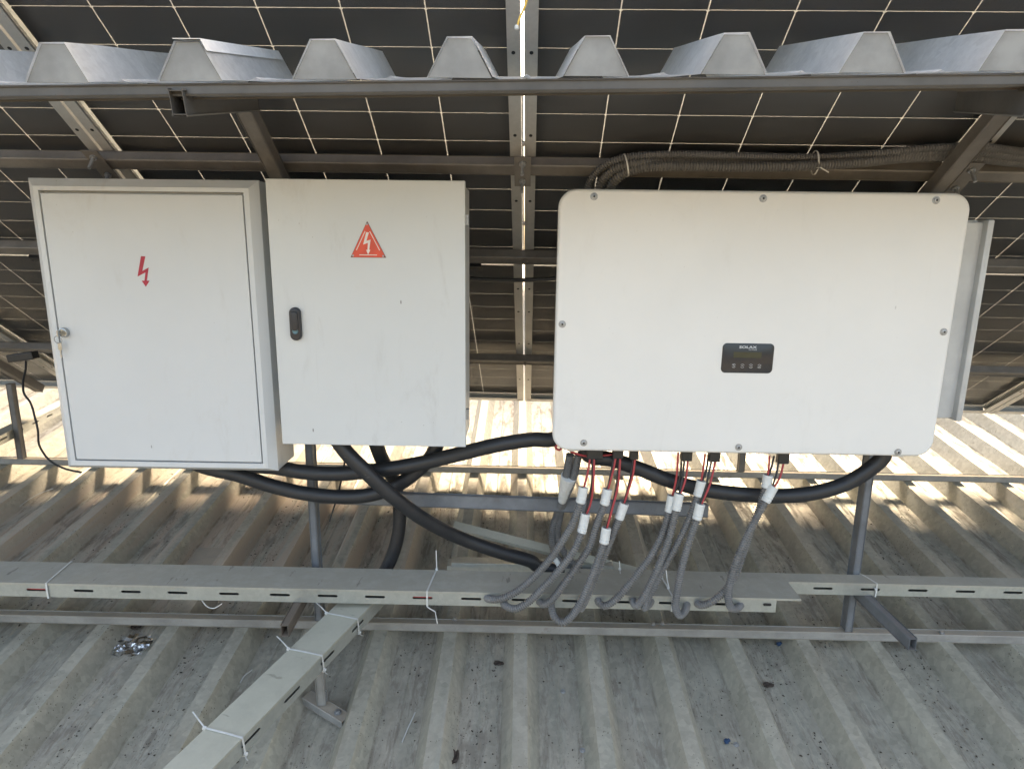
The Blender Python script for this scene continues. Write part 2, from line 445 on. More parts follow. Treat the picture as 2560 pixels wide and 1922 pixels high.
def open_tube(bm, p0, p1, w, h, wall=.0025, upv=(0, 0, 1), capped=True, bev=.003):
    """rectangular hollow section from p0 to p1, p0 end open; w sideways, h along upv"""
    p0, p1 = Vector(p0), Vector(p1); d = (p1-p0).normalized(); u = Vector(upv); u = (u-d*u.dot(d)).normalized(); s = d.cross(u)
    def ring(p, a, b, c):
        pts = []
        for (x, y) in ((1, 1), (-1, 1), (-1, -1), (1, -1)):
            pts += [(x*(a/2-(c if (x*y > 0) else 0)), y*(b/2-(0 if (x*y > 0) else c))), (x*(a/2-(0 if (x*y > 0) else c)), y*(b/2-(c if (x*y > 0) else 0)))]
        return [bm.verts.new(p+s*x+u*y) for x, y in pts]
    o0 = ring(p0, w, h, bev); o1 = ring(p1, w, h, bev); i0 = ring(p0, w-2*wall, h-2*wall, bev*.5); L = (p1-p0).length
    i1 = ring(p0+d*min(.12, L*.9), w-2*wall, h-2*wall, bev*.5)
    n = 8
    for k in range(n):
        j = (k+1) % n
        bm.faces.new((o0[k], o0[j], o1[j], o1[k])); bm.faces.new((o0[k], i0[k], i0[j], o0[j])); bm.faces.new((i0[k], i1[k], i1[j], i0[j]))
    bm.faces.new(o1); bm.faces.new(i1)
def bar(p0, p1, w, h, upv=(0, 0, 1), bev=.003):
    bm = bmesh.new(); open_tube(bm, p0, p1, w, h, upv=upv, bev=bev); return bm

# ------------------------------------------------------------------ roof
SL = R(9.4); PITCH = .2315; X0 = .012; RH = .062
roof = bpy.data.objects.new('roof', None); C.objects.link(roof)
roof['kind'] = 'structure'; roof['label'] = 'weathered trapezoidal zinc roof under the solar panels'
roof.location = (0, 1.88, .107); roof.rotation_euler = (SL, 0, 0)
def prof(k):   # one module of the profile, from rib centre k to the next
    c = X0+k*PITCH
    return [(c-.021, 0), (c+.021, 0), (c+.055, -RH), (c+.109, -RH), (c+.1157, -RH+.003), (c+.1224, -RH), (c+PITCH-.055, -RH)]
def RL(x, y, z=0.):    # a point given along the roof plane
    return Vector((x, 1.88+y*math.cos(SL)-z*math.sin(SL), .107+y*math.sin(SL)+z*math.cos(SL)))
def roof_sheet(i):
    bm = bmesh.new(); k0 = 4*i-2
    pts = [(X0+k0*PITCH-.055, -RH, 0)]
    for k in range(k0, k0+4): pts += [(x, z, 0) for x, z in prof(k)]
    c = X0+(k0+4)*PITCH
    pts += [(c-.021, 0, .0014), (c+.021, 0, .0014), (c+.050, -RH*.88, .0014)]
    ys = [-5.9, -4.5, -3.2, -2.2, -1.5]+[-1.2+.16*j for j in range(24)]+[2.9, 3.5, 4.4, 5.4, 6.4, 7.4]
    rows = []
    for y in ys:
        row = []
        for x, z, o in pts:
            w = noise.noise(Vector((x*3.1, y*2.2, i)))*.0022+noise.noise(Vector((x*11, y*6, 3)))*.0009
            row.append(bm.verts.new((x+w*.8, y, z+o+w)))
        rows.append(row)
    for A, B in zip(rows, rows[1:]):
        for j in range(len(A)-1): bm.faces.new((A[j], A[j+1], B[j+1], B[j]))
    return obj('roof_sheet', bm, 'roof', roof)
for i in range(-9, 10): roof_sheet(i)
g = obj('ground', (lambda bm: (bmesh.ops.create_grid(bm, x_segments=2, y_segments=2, size=450), bm)[1])(bmesh.new()), 'soil')
g.location = (0, 0, -7); g['kind'] = 'structure'; g['label'] = 'dry soil ground far below the roof'

# ------------------------------------------------------------------ solar panels
PM = Vector((0.00334318, 2.25271789, 1.29558445))
XD = Vector((0.99977533, -0.02034636, -0.00594378)); VD = Vector((0., -0.80606815, 0.59182272))
VD = (VD-XD*VD.dot(XD)).normalized(); ND = XD.cross(VD)      # ND points down and back, out of the panels' underside
def PB(u, v, w=0.): return PM+XD*u+VD*v+ND*w
PBM = Matrix.Identity(4)
for i in range(3): PBM[i][0], PBM[i][1], PBM[i][2] = XD[i], -VD[i], -ND[i]
P, MWID, MLEN = 1.154, 1.1455, 2.290
cell_me = None
def cell_mesh():
    bm = bmesh.new(); w, h, c = .1812/2, .0914/2, .0035
    pts = [(-w+c, -h), (w-c, -h), (w, -h+c), (w, h), (-w, h), (-w, -h+c)]
    prism(bm, pts, lambda u, v, d: (u, v, d), -.00025, .00025)
    bmesh.ops.recalc_face_normals(bm, faces=bm.faces[:])
    me = bpy.data.meshes.new('cell'); bm.to_mesh(me); bm.free(); me.materials.append(MT['cell']); return me
def frame_bar(bm, axis, L, side):
    """L-shaped aluminium rail along x or y; side = sign of the outer face"""
    def b(o0, o1, z0, z1):
        o0, o1 = sorted((side*o0, side*o1))
        if axis == 'y': box(bm, o0, o1, -L/2, L/2, z0, z1)
        else: box(bm, -L/2, L/2, o0, o1, z0, z1)
    e = (MWID if axis == 'y' else MLEN)/2
    b(e-.010, e, -.008, .003); b(e-.0018, e, -.0332, -.0082); b(e-.030, e, -.035, -.0334)
plabels = {
 -3: 'solar panel at the outer west end, mostly hidden behind the left cabinet',
 -2: 'solar panel seen left of the slanting gap above the left cabinet',
 -1: 'solar panel over the two white cabinets, left of the bright centre gap',
  0: 'solar panel over the inverter, right of the bright centre gap',
  1: 'solar panel with the conduit bundle crossing it at the right edge',
  2: 'solar panel at the outer right end beyond the right rafter'}
plabels[-3] = 'solar panel behind the black hanging sensor cable at the left edge'
for k in range(-3, 3):
    t = thing('solar_panel', plabels[k], 'solar panel', group='solar panels in a row overhead')
    mtx = PBM.copy(); mtx.translation = PB((k+.5)*P, 0, 0); t.matrix_world = mtx
    for axis, L, s in (('y', MLEN, 1), ('y', MLEN, -1), ('x', MWID-.0205, 1), ('x', MWID-.0205, -1)):
        bm = bmesh.new(); frame_bar(bm, axis, L, s); fb = obj('frame_bar', bm, 'alu', t)
        if axis == 'y':
            for yy in (-.86, -.62, -.37, .10, .26, .52, .88):
                bm = bmesh.new(); x = s*(MWID/2-.016)
                cyl(bm, (x, yy, -.0358), (x, yy, -.0349), .0045, n=10); obj('hole_shade', bm, 'gland_and_hole', fb)  # solid black disc, its colour stands in for shade inside a hole
    bm = bmesh.new(); bm.faces.new([bm.verts.new(q) for q in ((-MWID/2+.009, -MLEN/2+.009, -.002), (-MWID/2+.009, MLEN/2-.009, -.002), (MWID/2-.009, MLEN/2-.009, -.002), (MWID/2-.009, -MLEN/2+.009, -.002))]); obj('glass_pane', bm, 'pane', t)
    bm = bmesh.new(); box(bm, -MWID/2+.0101, MWID/2-.0101, -MLEN/2+.0101, MLEN/2-.0101, .0003, .0006); obj('encapsulant', bm, 'milky', t)
    if cell_me is None: cell_me = cell_mesh()
    for r in range(24):
        y = (r-11.5)*.0932+(-.0061 if r < 12 else .0061)
        for c in range(6):
            o = bpy.data.objects.new('cell', cell_me); C.objects.link(o); o.parent = t
            o.location = ((c-2.5)*.184, y, 0)
    for x in (-.40, 0, .40):
        bm = bmesh.new(); box(bm, x-.03, x+.03, -.012, .012, -.019, -.0048, .003); jb = obj('junction_box', bm, 'black', t)

def simple_panel(center, label, group):
    t = thing('solar_panel', label, 'solar panel', group=group)
    mtx = PBM.copy(); mtx.translation = center; t.matrix_world = mtx
    bm = bmesh.new()
    for axis, L, s in (('y', MLEN, 1), ('y', MLEN, -1), ('x', MWID-.0205, 1), ('x', MWID-.0205, -1)): frame_bar(bm, axis, L, s)
    obj('frame', bm, 'alu', t)
    bm = bmesh.new(); box(bm, -MWID/2+.0101, MWID/2-.0101, -MLEN/2+.0101, MLEN/2-.0101, -.002, .0015); obj('cell_sheet', bm, 'cell', t)
for k, lab in ((-5, 'outermost solar panel of the overhead row on the left, out of the picture'), (-4, 'last but one solar panel of the overhead row on the left, out of the picture'), (3, 'last but one solar panel of the overhead row on the right, out of the picture'), (4, 'outermost solar panel of the overhead row on the right, out of the picture')): simple_panel(PB((k+.5)*P, 0, 0), lab, 'solar panels in a row overhead')
for k in range(-6, 6): simple_panel(PB((k+.5)*P, 0, 0)+Vector((0, 4.5, 4.5*math.tan(SL))), 'solar panel of an added row behind that blocks the low sky, barely visible through the centre gap', 'added row of panels blocking the low sky')  # extra row put in to keep low sky light off the roof

# ------------------------------------------------------------------ steel frame that carries panels, cabinets and trays
fr = thing('steel_support_frame', 'welded grey steel frame carrying the solar panels, cabinets and cable trays', 'support frame', (0, 1.9, .107))
INV = Matrix.Translation(-fr.location)
def part(name, bm, mat, parent=None, smooth=None):
    bmesh.ops.transform(bm, matrix=INV, verts=bm.verts[:])
    return obj(name, bm, mat, parent or fr, smooth)
part('base_rail', bar((-6, 1.898, .123), (6, 1.898, .118), .036, .030), 'rail')
part('base_rail', bar((-6, 2.945, .300), (6, 2.925, .296), .036, .030), 'rail')
for x in (-4.19, -2.425, -.66, 1.088, 2.85):
    vp = (PM.y-1.905)/VD.y*-1
    ztop = PB(x, 0, .112).z+(PM.y-1.905)*(-VD.z/VD.y)-.030
    part('post', bar((x, 1.905, .135), (x, 1.905, ztop), .024, .040, upv=(0, 1, 0)), 'post')
    zt = PB(x, 0, .112).z+(PM.y-2.935)*(-VD.z/VD.y)-.030
    part('leg', bar((x-.02, 2.935, .313), (x-.02, 2.935, zt), .030, .030, upv=(0, 1, 0)), 'purlin')
    part('rafter', bar(PB(x, .78, .091), PB(x, -1.02, .091), .040, .040, upv=ND), 'purlin')
for v in (.530, .118, -.635, -1.0):
    if v < -.9: continue
    p = part('purlin', bar(PB(-7, v, .0525), PB(7, v, .0525), .040, .034, upv=ND), 'purlin')
    for u in (-P, 0, P):
        if v > .5:
            bm = bmesh.new(); box(bm, -.022, .022, -.055, .055, -.003, .0, M=PBM.to_4x4() @ Matrix.Translation((0, 0, 0)))
            bmesh.ops.transform(bm, matrix=Matrix.Translation(PB(u, v, .0705)), verts=bm.verts[:]); part('clamp_plate', bm, 'purlin', p)
            for dv in (-.033, .033):
                bm = bmesh.new(); lathe(bm, PB(u, v+dv, .0735), ND, [(0, .009), (.006, .009), (.0061, .0045), (.040, .0045)], 8); part('bolt', bm, 'screw', p)
        else:
            bm = bmesh.new(); lathe(bm, PB(u+.006, v, .0695), ND, [(0, .010), (.002, .010), (.0021, .0068), (.009, .0068)], 6); part('bolt', bm, 'purlin', p)
part('cross_bar', bar((.594, 1.886, .552), (-.648, 1.886, .575), .022, .043), 'post')
for x, dx in ((-.672, .012), (1.098, .010)):
    part('tray_arm', bar((x+dx, 1.606, .281), (x, 1.884, .281), .026, .040), 'rust' if x < 0 else 'post')
for z in (1.38, .93):
    part('mounting_bar', bar((-1.27, 1.861, z), (-.17, 1.861, z), .040, .034), 'purlin')
    part('mounting_bar', bar((.17, 1.861, z), (1.2, 1.861, z), .040, .034), 'purlin')
# canopy carriers: two short arms on the rafters and the beam they hold
part('canopy_arm', bar((-0.591, 1.145, 1.585), (-0.5938, 1.47, 1.6579), .030, .044), 'beam')
part('canopy_arm', bar((0.8462, 1.145, 1.5976), (0.9346, 1.47, 1.6693), .030, .044), 'beam')
part('canopy_beam', bar((-2.2, 1.166, 1.5756), (2.2, 1.166, 1.6614), .032, .0205), 'beam')

# ------------------------------------------------------------------ canopy sheet above the boxes
CT = math.tan(R(12.75))
def canopy():
    bm = bmesh.new(); pts = []
    for k in range(-8, 9):
        c = .117+k*.2275
        pts += [(c-.021, .062), (c+.021, .062), (c+.055, 0), (c+.105, 0), (c+.112, .004), (c+.119, 0), (c+.1725, 0)]
    rows = []
    for j in range(9):
        s = j/8; row = []
        for x, z in pts:
            L = .375+.012*noise.noise(Vector((x*.7, 0, 4)))
            w = noise.noise(Vector((x*4, s*2, 9)))*.0016
            row.append(bm.verts.new((x, 1.143+L*s, 1.6290+.0195*x+z+.0012+L*s*CT+w)))
        rows.append(row)
    for A, B in zip(rows, rows[1:]):
        for j in range(len(A)-1): bm.faces.new((A[j], A[j+1], B[j+1], B[j]))
    bmesh.ops.solidify(bm, geom=bm.faces[:], thickness=.0011)
    o = obj('canopy_sheet', bm, 'canopy'); return o
cs = canopy(); tag(cs, 'short trapezoidal zinc canopy sheet lying on the beam above the boxes', 'metal sheet')
for k in range(-8, 9):
    c = .117+k*.2275; bm = bmesh.new(); zb = 1.6290+.0195*c+.0016
    prism(bm, [(c-.0195, zb+.0605), (c+.0195, zb+.0605), (c+.0535, zb), (c-.0535, zb)], XZ, 1.147, 1.1485)
    obj('rib_closure', bm, 'closure', cs)
bm = bmesh.new(); c = .117-3*.2275
box(bm, c-.0225, c+.0225, 0, .372, 0, .0012)
lap = bm; 
bmesh.ops.transform(lap, matrix=Matrix.Translation((0, 1.1425, 1.6290+.0195*c+.0655)) @ Matrix.Rotation(R(12.75), 4, 'X'), verts=lap.verts[:])
x0 = c+.0225
vs = [lap.verts.new(p) for p in ((x0, 1.1425, 1.6290+.0195*c+.0668), (x0, 1.506, 1.6290+.0195*c+.0668+.3635*CT), (x0+.0105, 1.506, 1.6290+.0195*c+.0478+.3635*CT), (x0+.0105, 1.1425, 1.6290+.0195*c+.0478))]
lap.faces.new(vs)
obj('lap_strip', lap, 'canopy', cs)

# ------------------------------------------------------------------ cabinet with the red stencilled arrow
c1 = thing('electrical_cabinet', 'pale grey cabinet with a wide rim, red lightning arrow and keys in its lock', 'cabinet', (-.983, 1.76, .727))
I1 = Matrix.Translation(-Vector(c1.location))
def p1(name, bm, mat, parent=c1, smooth=None):
    bmesh.ops.transform(bm, matrix=I1, verts=bm.verts[:]); return obj(name, bm, mat, parent, smooth)
X0_, X1_, Z0_, Z1_ = -1.283, -.683, .727, 1.513
DX0, DX1, DZ0, DZ1 = -1.2445, -.7215, .757, 1.4775
bm = bmesh.new(); box(bm, X0_+.001, X1_-.001, 1.7015, 1.826, Z0_+.001, Z1_-.001); p1('body', bm, 'cab1')
bm = bmesh.new()
loops = [((X0_, X1_, Z0_, Z1_), 1.702), ((X0_, X1_, Z0_, Z1_), 1.697), ((X0_+.021, X1_-.021, Z0_+.012, Z1_-.021), 1.679), ((DX0-.004, DX1+.004, DZ0-.004, DZ1+.004), 1.679), ((DX0-.004, DX1+.004, DZ0-.004, DZ1+.004), 1.700)]
prev = None
for (a, b, z0, z1), y in loops:
    ring = [bm.verts.new(q) for q in ((a, y, z0), (b, y, z0), (b, y, z1), (a, y, z1))]
    if prev:
        for i in range(4): bm.faces.new((prev[i], prev[(i+1) % 4], ring[(i+1) % 4], ring[i]))
    prev = ring
bm.faces.new(prev)
p1('rim', bm, 'cab1')
door = p1('door', bx(DX0, DX1, 1.6795, 1.694, DZ0, DZ1-.003, bev=.0012), 'cab1')
def p1d(n, bm, m, s=None): return p1(n, bm, m, door, s)
arrow = [(-0.9997, 1.3182), (-0.9884, 1.3178), (-1.0005, 1.2799), (-0.9825, 1.2893), (-0.9912, 1.2551), (-0.9837, 1.2552), (-0.9954, 1.2393), (-1.0047, 1.2549), (-0.9972, 1.255), (-0.9924, 1.2766), (-1.0145, 1.2656)]
bm = bmesh.new(); prism(bm, arrow, XZ, 1.6789, 1.67945); p1d('lightning_arrow', bm, 'stencil')
lx, lz = (-1.2286, 1.1147)
bm = bmesh.new(); lathe(bm, (lx, 1.6795, lz), (0, -1, 0), [(0, .0135), (.002, .0135), (.010, .0115), (.0105, .010), (.009, .0088), (.0092, .0001)], 24); p1d('lock', bm, 'chrome', 30)
bm = bmesh.new(); box(bm, lx-.0012, lx+.0012, 1.655, 1.671, lz-.006, lz+.006); box(bm, lx-.0013, lx+.0013, 1.650, 1.655, lz-.008, lz+.008)
p1d('key', bm, 'chrome')
bm = bmesh.new(); path = [Vector((lx-.009+.010*math.cos(t), 1.6625-.002*math.sin(t), lz-.018+.010*math.sin(t))) for t in [2*math.pi*i/18 for i in range(19)]]
sweep(bm, path, .0010, 6); p1d('key_ring', bm, 'chrome')
bm = bmesh.new(); kx = lx-.0085; prism(bm, [(kx-.005, lz-.026), (kx+.005, lz-.026), (kx+.005, lz-.044), (kx+.0018, lz-.047), (kx+.0018, lz-.066), (kx-.0014, lz-.068), (kx-.0014, lz-.047), (kx-.005, lz-.044)], XZ, 1.6645, 1.6665); p1d('spare_key', bm, 'chrome')
bm = bmesh.new(); box(bm, -1.312, -1.2832, 1.755, 1.790, 1.135, 1.205, .003); p1('wall_lug', bm, 'cab2')

# ------------------------------------------------------------------ cabinet with the warning triangle
c2 = thing('electrical_cabinet', 'white cabinet with orange warning triangle and black lever handle', 'cabinet', (-.397, 1.74, .822))
I2 = Matrix.Translation(-Vector(c2.location))
def p2(name, bm, mat, parent=c2, smooth=None):
    bmesh.ops.transform(bm, matrix=I2, verts=bm.verts[:]); return obj(name, bm, mat, parent, smooth)
p2('body', bx(-.640, -.152, 1.6705, 1.834, .830, 1.505, bev=.002), 'cab2')
door2 = p2('door', bx(-.647, -.147, 1.6464, 1.667, .822, 1.513, bev=.0022), 'cab2')
bm = bmesh.new(); box(bm, -.640, -.152, 1.667, 1.6703, .830, 1.505); p2('gasket', bm, 'black')
for z in ((-0.1419, 1.4195)[1], (-0.1467, 0.9077)[1]):
    bm = bmesh.new(); box(bm, -.1518, -.1400, 1.668, 1.686, z-.014, z+.014, .001); cyl(bm, (-.1475, 1.6675, z-.013), (-.1475, 1.6675, z+.013), .0035, n=10); p2('hinge', bm, 'screw')
sx_, sz_ = zip((-0.3943, 1.4127), (-0.3486, 1.3228), (-0.4399, 1.3226))
tri = list(zip(sx_, sz_))
bm = bmesh.new(); prism(bm, tri, XZ, 1.6452, 1.6462); sign = p2('warning_sign', bm, 'signdark', door2)
cx_ = sum(sx_)/3; cz_ = sum(sz_)/3
def shrink(k): return [(cx_+(x-cx_)*k, cz_+(z-cz_)*k) for x, z in tri]
def cutc(pts, f):
    out = []
    for i in range(3):
        a, b, c = pts[i-1], pts[i], pts[(i+1) % 3]
        out += [(b[0]+(a[0]-b[0])*f, b[1]+(a[1]-b[1])*f), (b[0]+(c[0]-b[0])*f, b[1]+(c[1]-b[1])*f)]
    return out
bm = bmesh.new(); prism(bm, cutc(shrink(.97), .06), XZ, 1.6448, 1.6453); p2('red_field', bm, 'signred', sign)
bm = bmesh.new(); ins = shrink(.78)
for i in range(3):
    a = Vector(ins[i]); b = Vector(ins[(i+1) % 3]); d = (b-a).normalized(); q = Vector((-d.y, d.x))*.0009
    a2 = a+d*.013; b2 = b-d*.013
    prism(bm, [tuple(a2+q), tuple(b2+q), tuple(b2-q), tuple(a2-q)], XZ, 1.6444, 1.6449)
p2('border_line', bm, 'signwhite', sign)
bolt = [(-0.3974, 1.3857), (-0.3906, 1.3849), (-0.3977, 1.3643), (-0.3868, 1.3673), (-0.3911, 1.342), (-0.3882, 1.342), (-0.3945, 1.3304), (-0.399, 1.3419), (-0.3955, 1.3419), (-0.3939, 1.3596), (-0.4064, 1.3547)]
bm = bmesh.new(); prism(bm, bolt, XZ, 1.6443, 1.6449); p2('lightning_arrow', bm, 'signwhite', sign)
for q in ((-0.3948, 1.4052), (-0.3562, 1.327), (-0.433, 1.3275)):
    bm = bmesh.new(); lathe(bm, (q[0], 1.6453, q[1]), (0, -1, 0), [(0, .0026), (.001, .0024), (.0014, .0008)], 10); p2('rivet', bm, 'screw', sign)
hx, hz = (-0.5893, 1.1511)
bm = bmesh.new(); plate(bm, hx, hz, .029, .086, .0143, 1.6464, 1.634, .004, 8); hd = p2('handle', bm, 'handle', door2, 40)
bm = bmesh.new(); plate(bm, hx, hz+.008, .019, .050, .008, 1.635, 1.630, .003, 6); p2('lever', bm, 'handle', hd, 40)
lq = (-0.5887, 1.1333)
bm = bmesh.new(); lathe(bm, (lq[0], 1.6345, lq[1]), (0, -1, 0), [(0, .0078), (.002, .0078), (.003, .0068), (.0025, .005), (.0026, .0001)], 18); p2('lock', bm, 'teal', hd, 30)

# ------------------------------------------------------------------ inverter
iv = thing('inverter', 'large warm white solar inverter with rounded cover, eight screws and small black display', 'inverter', (.609, 1.75, .806))
I3 = Matrix.Translation(-Vector(iv.location))
def p3(name, bm, mat, parent=iv, smooth=None):
    bmesh.ops.transform(bm, matrix=I3, verts=bm.verts[:]); return obj(name, bm, mat, parent, smooth)
bm = bmesh.new(); plate(bm, .609, 1.153, 1.040, .694, .046, 1.706, 1.679, .009, 10, 5); cover = p3('front_cover', bm, 'inv', iv, 35)
p3('body', bx(.120, 1.100, 1.7065, 1.800, .836, 1.470, bev=.01), 'grey')
p3('heat_sink', bx(.16, 1.06, 1.8003, 1.838, .90, 1.40, bev=.004), 'grey')
# side plate with its raised lip
bm = bmesh.new(); box(bm, 1.102, 1.232, 1.7705, 1.80, .893, 1.434, .003); sp_ = p3('side_plate', bm, 'grey')
bm = bmesh.new()
for (a, b, z0, z1) in ((1.228, 1.246, .888, 1.440),): box(bm, a, b, 1.752, 1.802, z0, z1, .0045)
box(bm, 1.10, 1.2275, 1.790, 1.802, 1.4343, 1.440, .001); box(bm, 1.10, 1.2275, 1.790, 1.802, .888, .8927, .001)
p3('lip', bm, 'grey', sp_, 40)
for x, z in ((0.1778, 1.4813), (0.6043, 1.4812), (1.0375, 1.4817), (0.1067, 1.156), (1.1069, 1.15), (0.1749, 0.8302), (0.5994, 0.8251), (1.0337, 0.8189)):
    bm = bmesh.new(); lathe(bm, (x, 1.6792, z), (0, -1, 0), [(0, .0098), (.0012, .0098), (.0014, .0072), (.0042, .0062), (.0052, .0042), (.0052, .0030), (.0030, .0027), (.0030, .0001)], 20); s_ = p3('screw', bm, 'screw', cover, 30)
    bm = bmesh.new(); lathe(bm, (x, 1.6764, z), (0, -1, 0), [(0, .0028), (.0006, .0028)], 6); p3('socket_shade', bm, 'black', s_)  # black disc that paints the shade at the bottom of the screw recess
dp = [(0.5272, 1.1134), (0.6773, 1.0305)]
dxc, dzc = (0.6017, 1.0721)
bm = bmesh.new(); plate(bm, dxc, dzc, .1365, .0800, .0115, 1.680, 1.6776, .0012, 6, 2); disp = p3('display', bm, 'panelblack', cover, 40)
sA, sB = (0.5637, 1.0892), (0.6375, 1.0735)
bm = bmesh.new(); box(bm, sA[0], sB[0], 1.6772, 1.6777, sB[1], sA[1]); p3('screen', bm, 'lcd', disp)
def text_part(name, txt, x0, x1, z0, z1, mat, parent, y, offset=0.):
    cu = bpy.data.curves.new(name, 'FONT'); cu.body = txt; cu.size = 1; cu.offset = offset; cu.resolution_u = 3
    o = bpy.data.objects.new(name, cu); C.objects.link(o)
    bpy.context.view_layer.update()
    me = bpy.data.meshes.new_from_object(o.evaluated_get(bpy.context.evaluated_depsgraph_get()))
    bpy.data.objects.remove(o); bpy.data.curves.remove(cu)
    xs = [v.co.x for v in me.vertices]; ys = [v.co.y for v in me.vertices]
    for v in me.vertices:
        u = (v.co.x-min(xs))/(max(xs)-min(xs)); w = (v.co.y-min(ys))/(max(ys)-min(ys))
        v.co = Vector((x0+(x1-x0)*u, y, z0+(z1-z0)*w))-Vector(iv.location)
    me.name = name
    return link(name, me, mat, parent)
a, b = (0.577, 1.1057), (0.6236, 1.0989)
text_part('brand_lettering', 'SOLAX', a[0], b[0], b[1], a[1], 'print', disp, 1.6771, .028)
a, b = (0.6028, 1.0971), (0.624, 1.094)
text_part('brand_lettering', 'POWER', a[0], b[0], b[1], a[1], 'print', disp, 1.6771)
for i, q in enumerate(((0.5665, 1.0517), (0.5895, 1.0513), (0.6119, 1.0514), (0.6345, 1.0512))):
    bm = bmesh.new()
    def arc(r0, r1, a0, a1, cx=q[0], cz=q[1], n=10):
        o = [(cx+r1*math.cos(R(a0+(a1-a0)*j/n)), cz+r1*math.sin(R(a0+(a1-a0)*j/n))) for j in range(n+1)]
        p = [(cx+r0*math.cos(R(a0+(a1-a0)*j/n)), cz+r0*math.sin(R(a0+(a1-a0)*j/n))) for j in range(n+1)]
        prism(bm, o+p[::-1], XZ, 1.6770, 1.6776)
    arc(.0046, .0053, 25, 155); arc(.0046, .0053, 205, 335)
    def seg(x0, z0, x1, z1, w=.0004):
        a = Vector((q[0]+x0, q[1]+z0)); b = Vector((q[0]+x1, q[1]+z1)); d = (b-a).normalized(); n_ = Vector((-d.y, d.x))*w
        prism(bm, [tuple(a+n_), tuple(b+n_), tuple(b-n_), tuple(a-n_)], XZ, 1.6770, 1.6776)
    if i == 0: arc(.0015, .0022, -100, 100); seg(-.0025, .0016, .0003, .0016); seg(-.0025, .0016, -.0008, .0028); seg(-.0015, -.0019, .0003, -.0019)
    if i == 1: seg(-.0020, -.001, 0, .0012); seg(0, .0012, .0020, -.001)
    if i == 2: seg(-.0020, .001, 0, -.0012); seg(0, -.0012, .0020, .001)
    if i == 3: seg(-.0020, -.001, .0020, -.001); seg(.0020, -.001, .0020, .0018); seg(-.0020, -.001, -.0008, .0002); seg(-.0020, -.001, -.0008, -.0022)
    p3('button', bm, 'print', disp)
for x in ((0.1514, 1.7, 0.791)[0], (1.0559, 1.7, 0.7871)[0]):
    bm = bmesh.new(); box(bm, x-.016, x+.016, 1.7075, 1.722, .795, .8358, .003); p3('foot_tab', bm, 'inv')
for q, w in (((0.3246, 1.735, 0.7796), .024), ((0.4734, 1.735, 0.7777), .031), ((0.5523, 1.735, 0.7768), .031), ((0.7468, 1.735, 0.7746), .031), ((0.2133, 1.735, 0.7787), .045), ((0.2787, 1.735, 0.7816), .03)):
    bm = bmesh.new(); box(bm, q[0]-w/2, q[0]+w/2, 1.724, 1.747, q[2]-.012, .8362, .003); p3('connector', bm, 'black')
a = (1.0068, 1.745, 0.7708)
bm = bmesh.new(); box(bm, a[0]-.028, a[0]+.060, 1.715, 1.785, .795, .8362, .008); p3('gland_box', bm, 'gland_and_hole')
bm = bmesh.new(); box(bm, a[0]-.012, a[0]+.010, 1.7135, 1.7147, .802, .812); p3('label_tag', bm, 'print')

# ------------------------------------------------------------------ cable trays
SLOT_L, SLOT_H = .061, .0078
def tray(name, label, L, w, h, slots, origin, xdir, updir, lid_over=(.0, .0), lid_ext=(0, 0), lid='lid', slot_z=None, lid_name='lid', mat='tray'):
    """channel with slotted front wall, plain back wall and floor, and its flat lid; local x along, y to the back, z up"""
    x = Vector(xdir).normalized(); z = Vector(updir); z = (z-x*z.dot(x)).normalized(); y = z.cross(x)
    Mx = Matrix.Identity(4)
    for i in range(3): Mx[i][0], Mx[i][1], Mx[i][2], Mx[i][3] = x[i], y[i], z[i], origin[i]
    t = thing(name, label, 'cable tray', group='galvanised cable trays'); t.matrix_world = Mx
    bm = bmesh.new()
    zc = slot_z if slot_z is not None else h*.52
    holes_wall(bm, L, h, slots, SLOT_L, SLOT_H, zc, lambda u, v, d: (u, d, v)); obj('front_wall', bm, mat, t)
    bm = bmesh.new(); holes_wall(bm, L, h, [s for s in slots], SLOT_L, SLOT_H, zc, lambda u, v, d: (u, w+d, v)); obj('back_wall', bm, mat, t)
    bm = bmesh.new(); box(bm, 0, L, .002, w-.002, .0, .0015); obj('floor_plate', bm, mat, t)
    if lid:
        bm = bmesh.new(); a, b = -lid_ext[0], L+lid_ext[1]
        box(bm, a, b, -lid_over[0], w+lid_over[1], h+.0004, h+.0020)
        box(bm, a, b, -lid_over[0], -lid_over[0]+.0012, h-.0045, h+.0003)
        obj(lid_name, bm, lid, t)
    return t, Mx
TX0 = -2.6
sl1 = [-1.311-.1445*k for k in range(8, 0, -1)]+[-1.311, -1.167, -1.025, -.869, -.715, -.571, -.428, -.285, -.139, .012, .163, .313, .451, .595]
sl1 = [s for s in sl1 if s-SLOT_L/2 > TX0+.01]
t1, T1 = tray('cable_tray', 'long slotted galvanised tray in front of the posts with conduits looping into it', .769-TX0, .124, .0445, [s-TX0 for s in sl1], (TX0, 1.7237, .302), (1, 0, -.0006), (0, 0, 1), (.0025, .003), (0, .071))
bm = bmesh.new(); z = .0255; x = .742-TX0
prism(bm, [(x+dx, z+dz) for dx, dz in ((.010, -.004), (.0125, 0), (.010, .004), (-.010, .004), (-.0125, 0), (-.010, -.004))], XZ, -.0012, -.0022); obj('slot_shade', bm, 'gland_and_hole', t1)  # solid black patch painted as the shaded inside of a slot
t2, T2 = tray('cable_tray', 'slotted galvanised tray running out to the right behind the end of the long one', 3.2, .050, .040, [.956-.15-.1475*k for k in range(0)]+[.956+.1475*k-.15 for k in range(0, 16)], (.15, 1.830, .302), (1, 0, -.002), (0, 0, 1), (.002, .003), (0, 0))
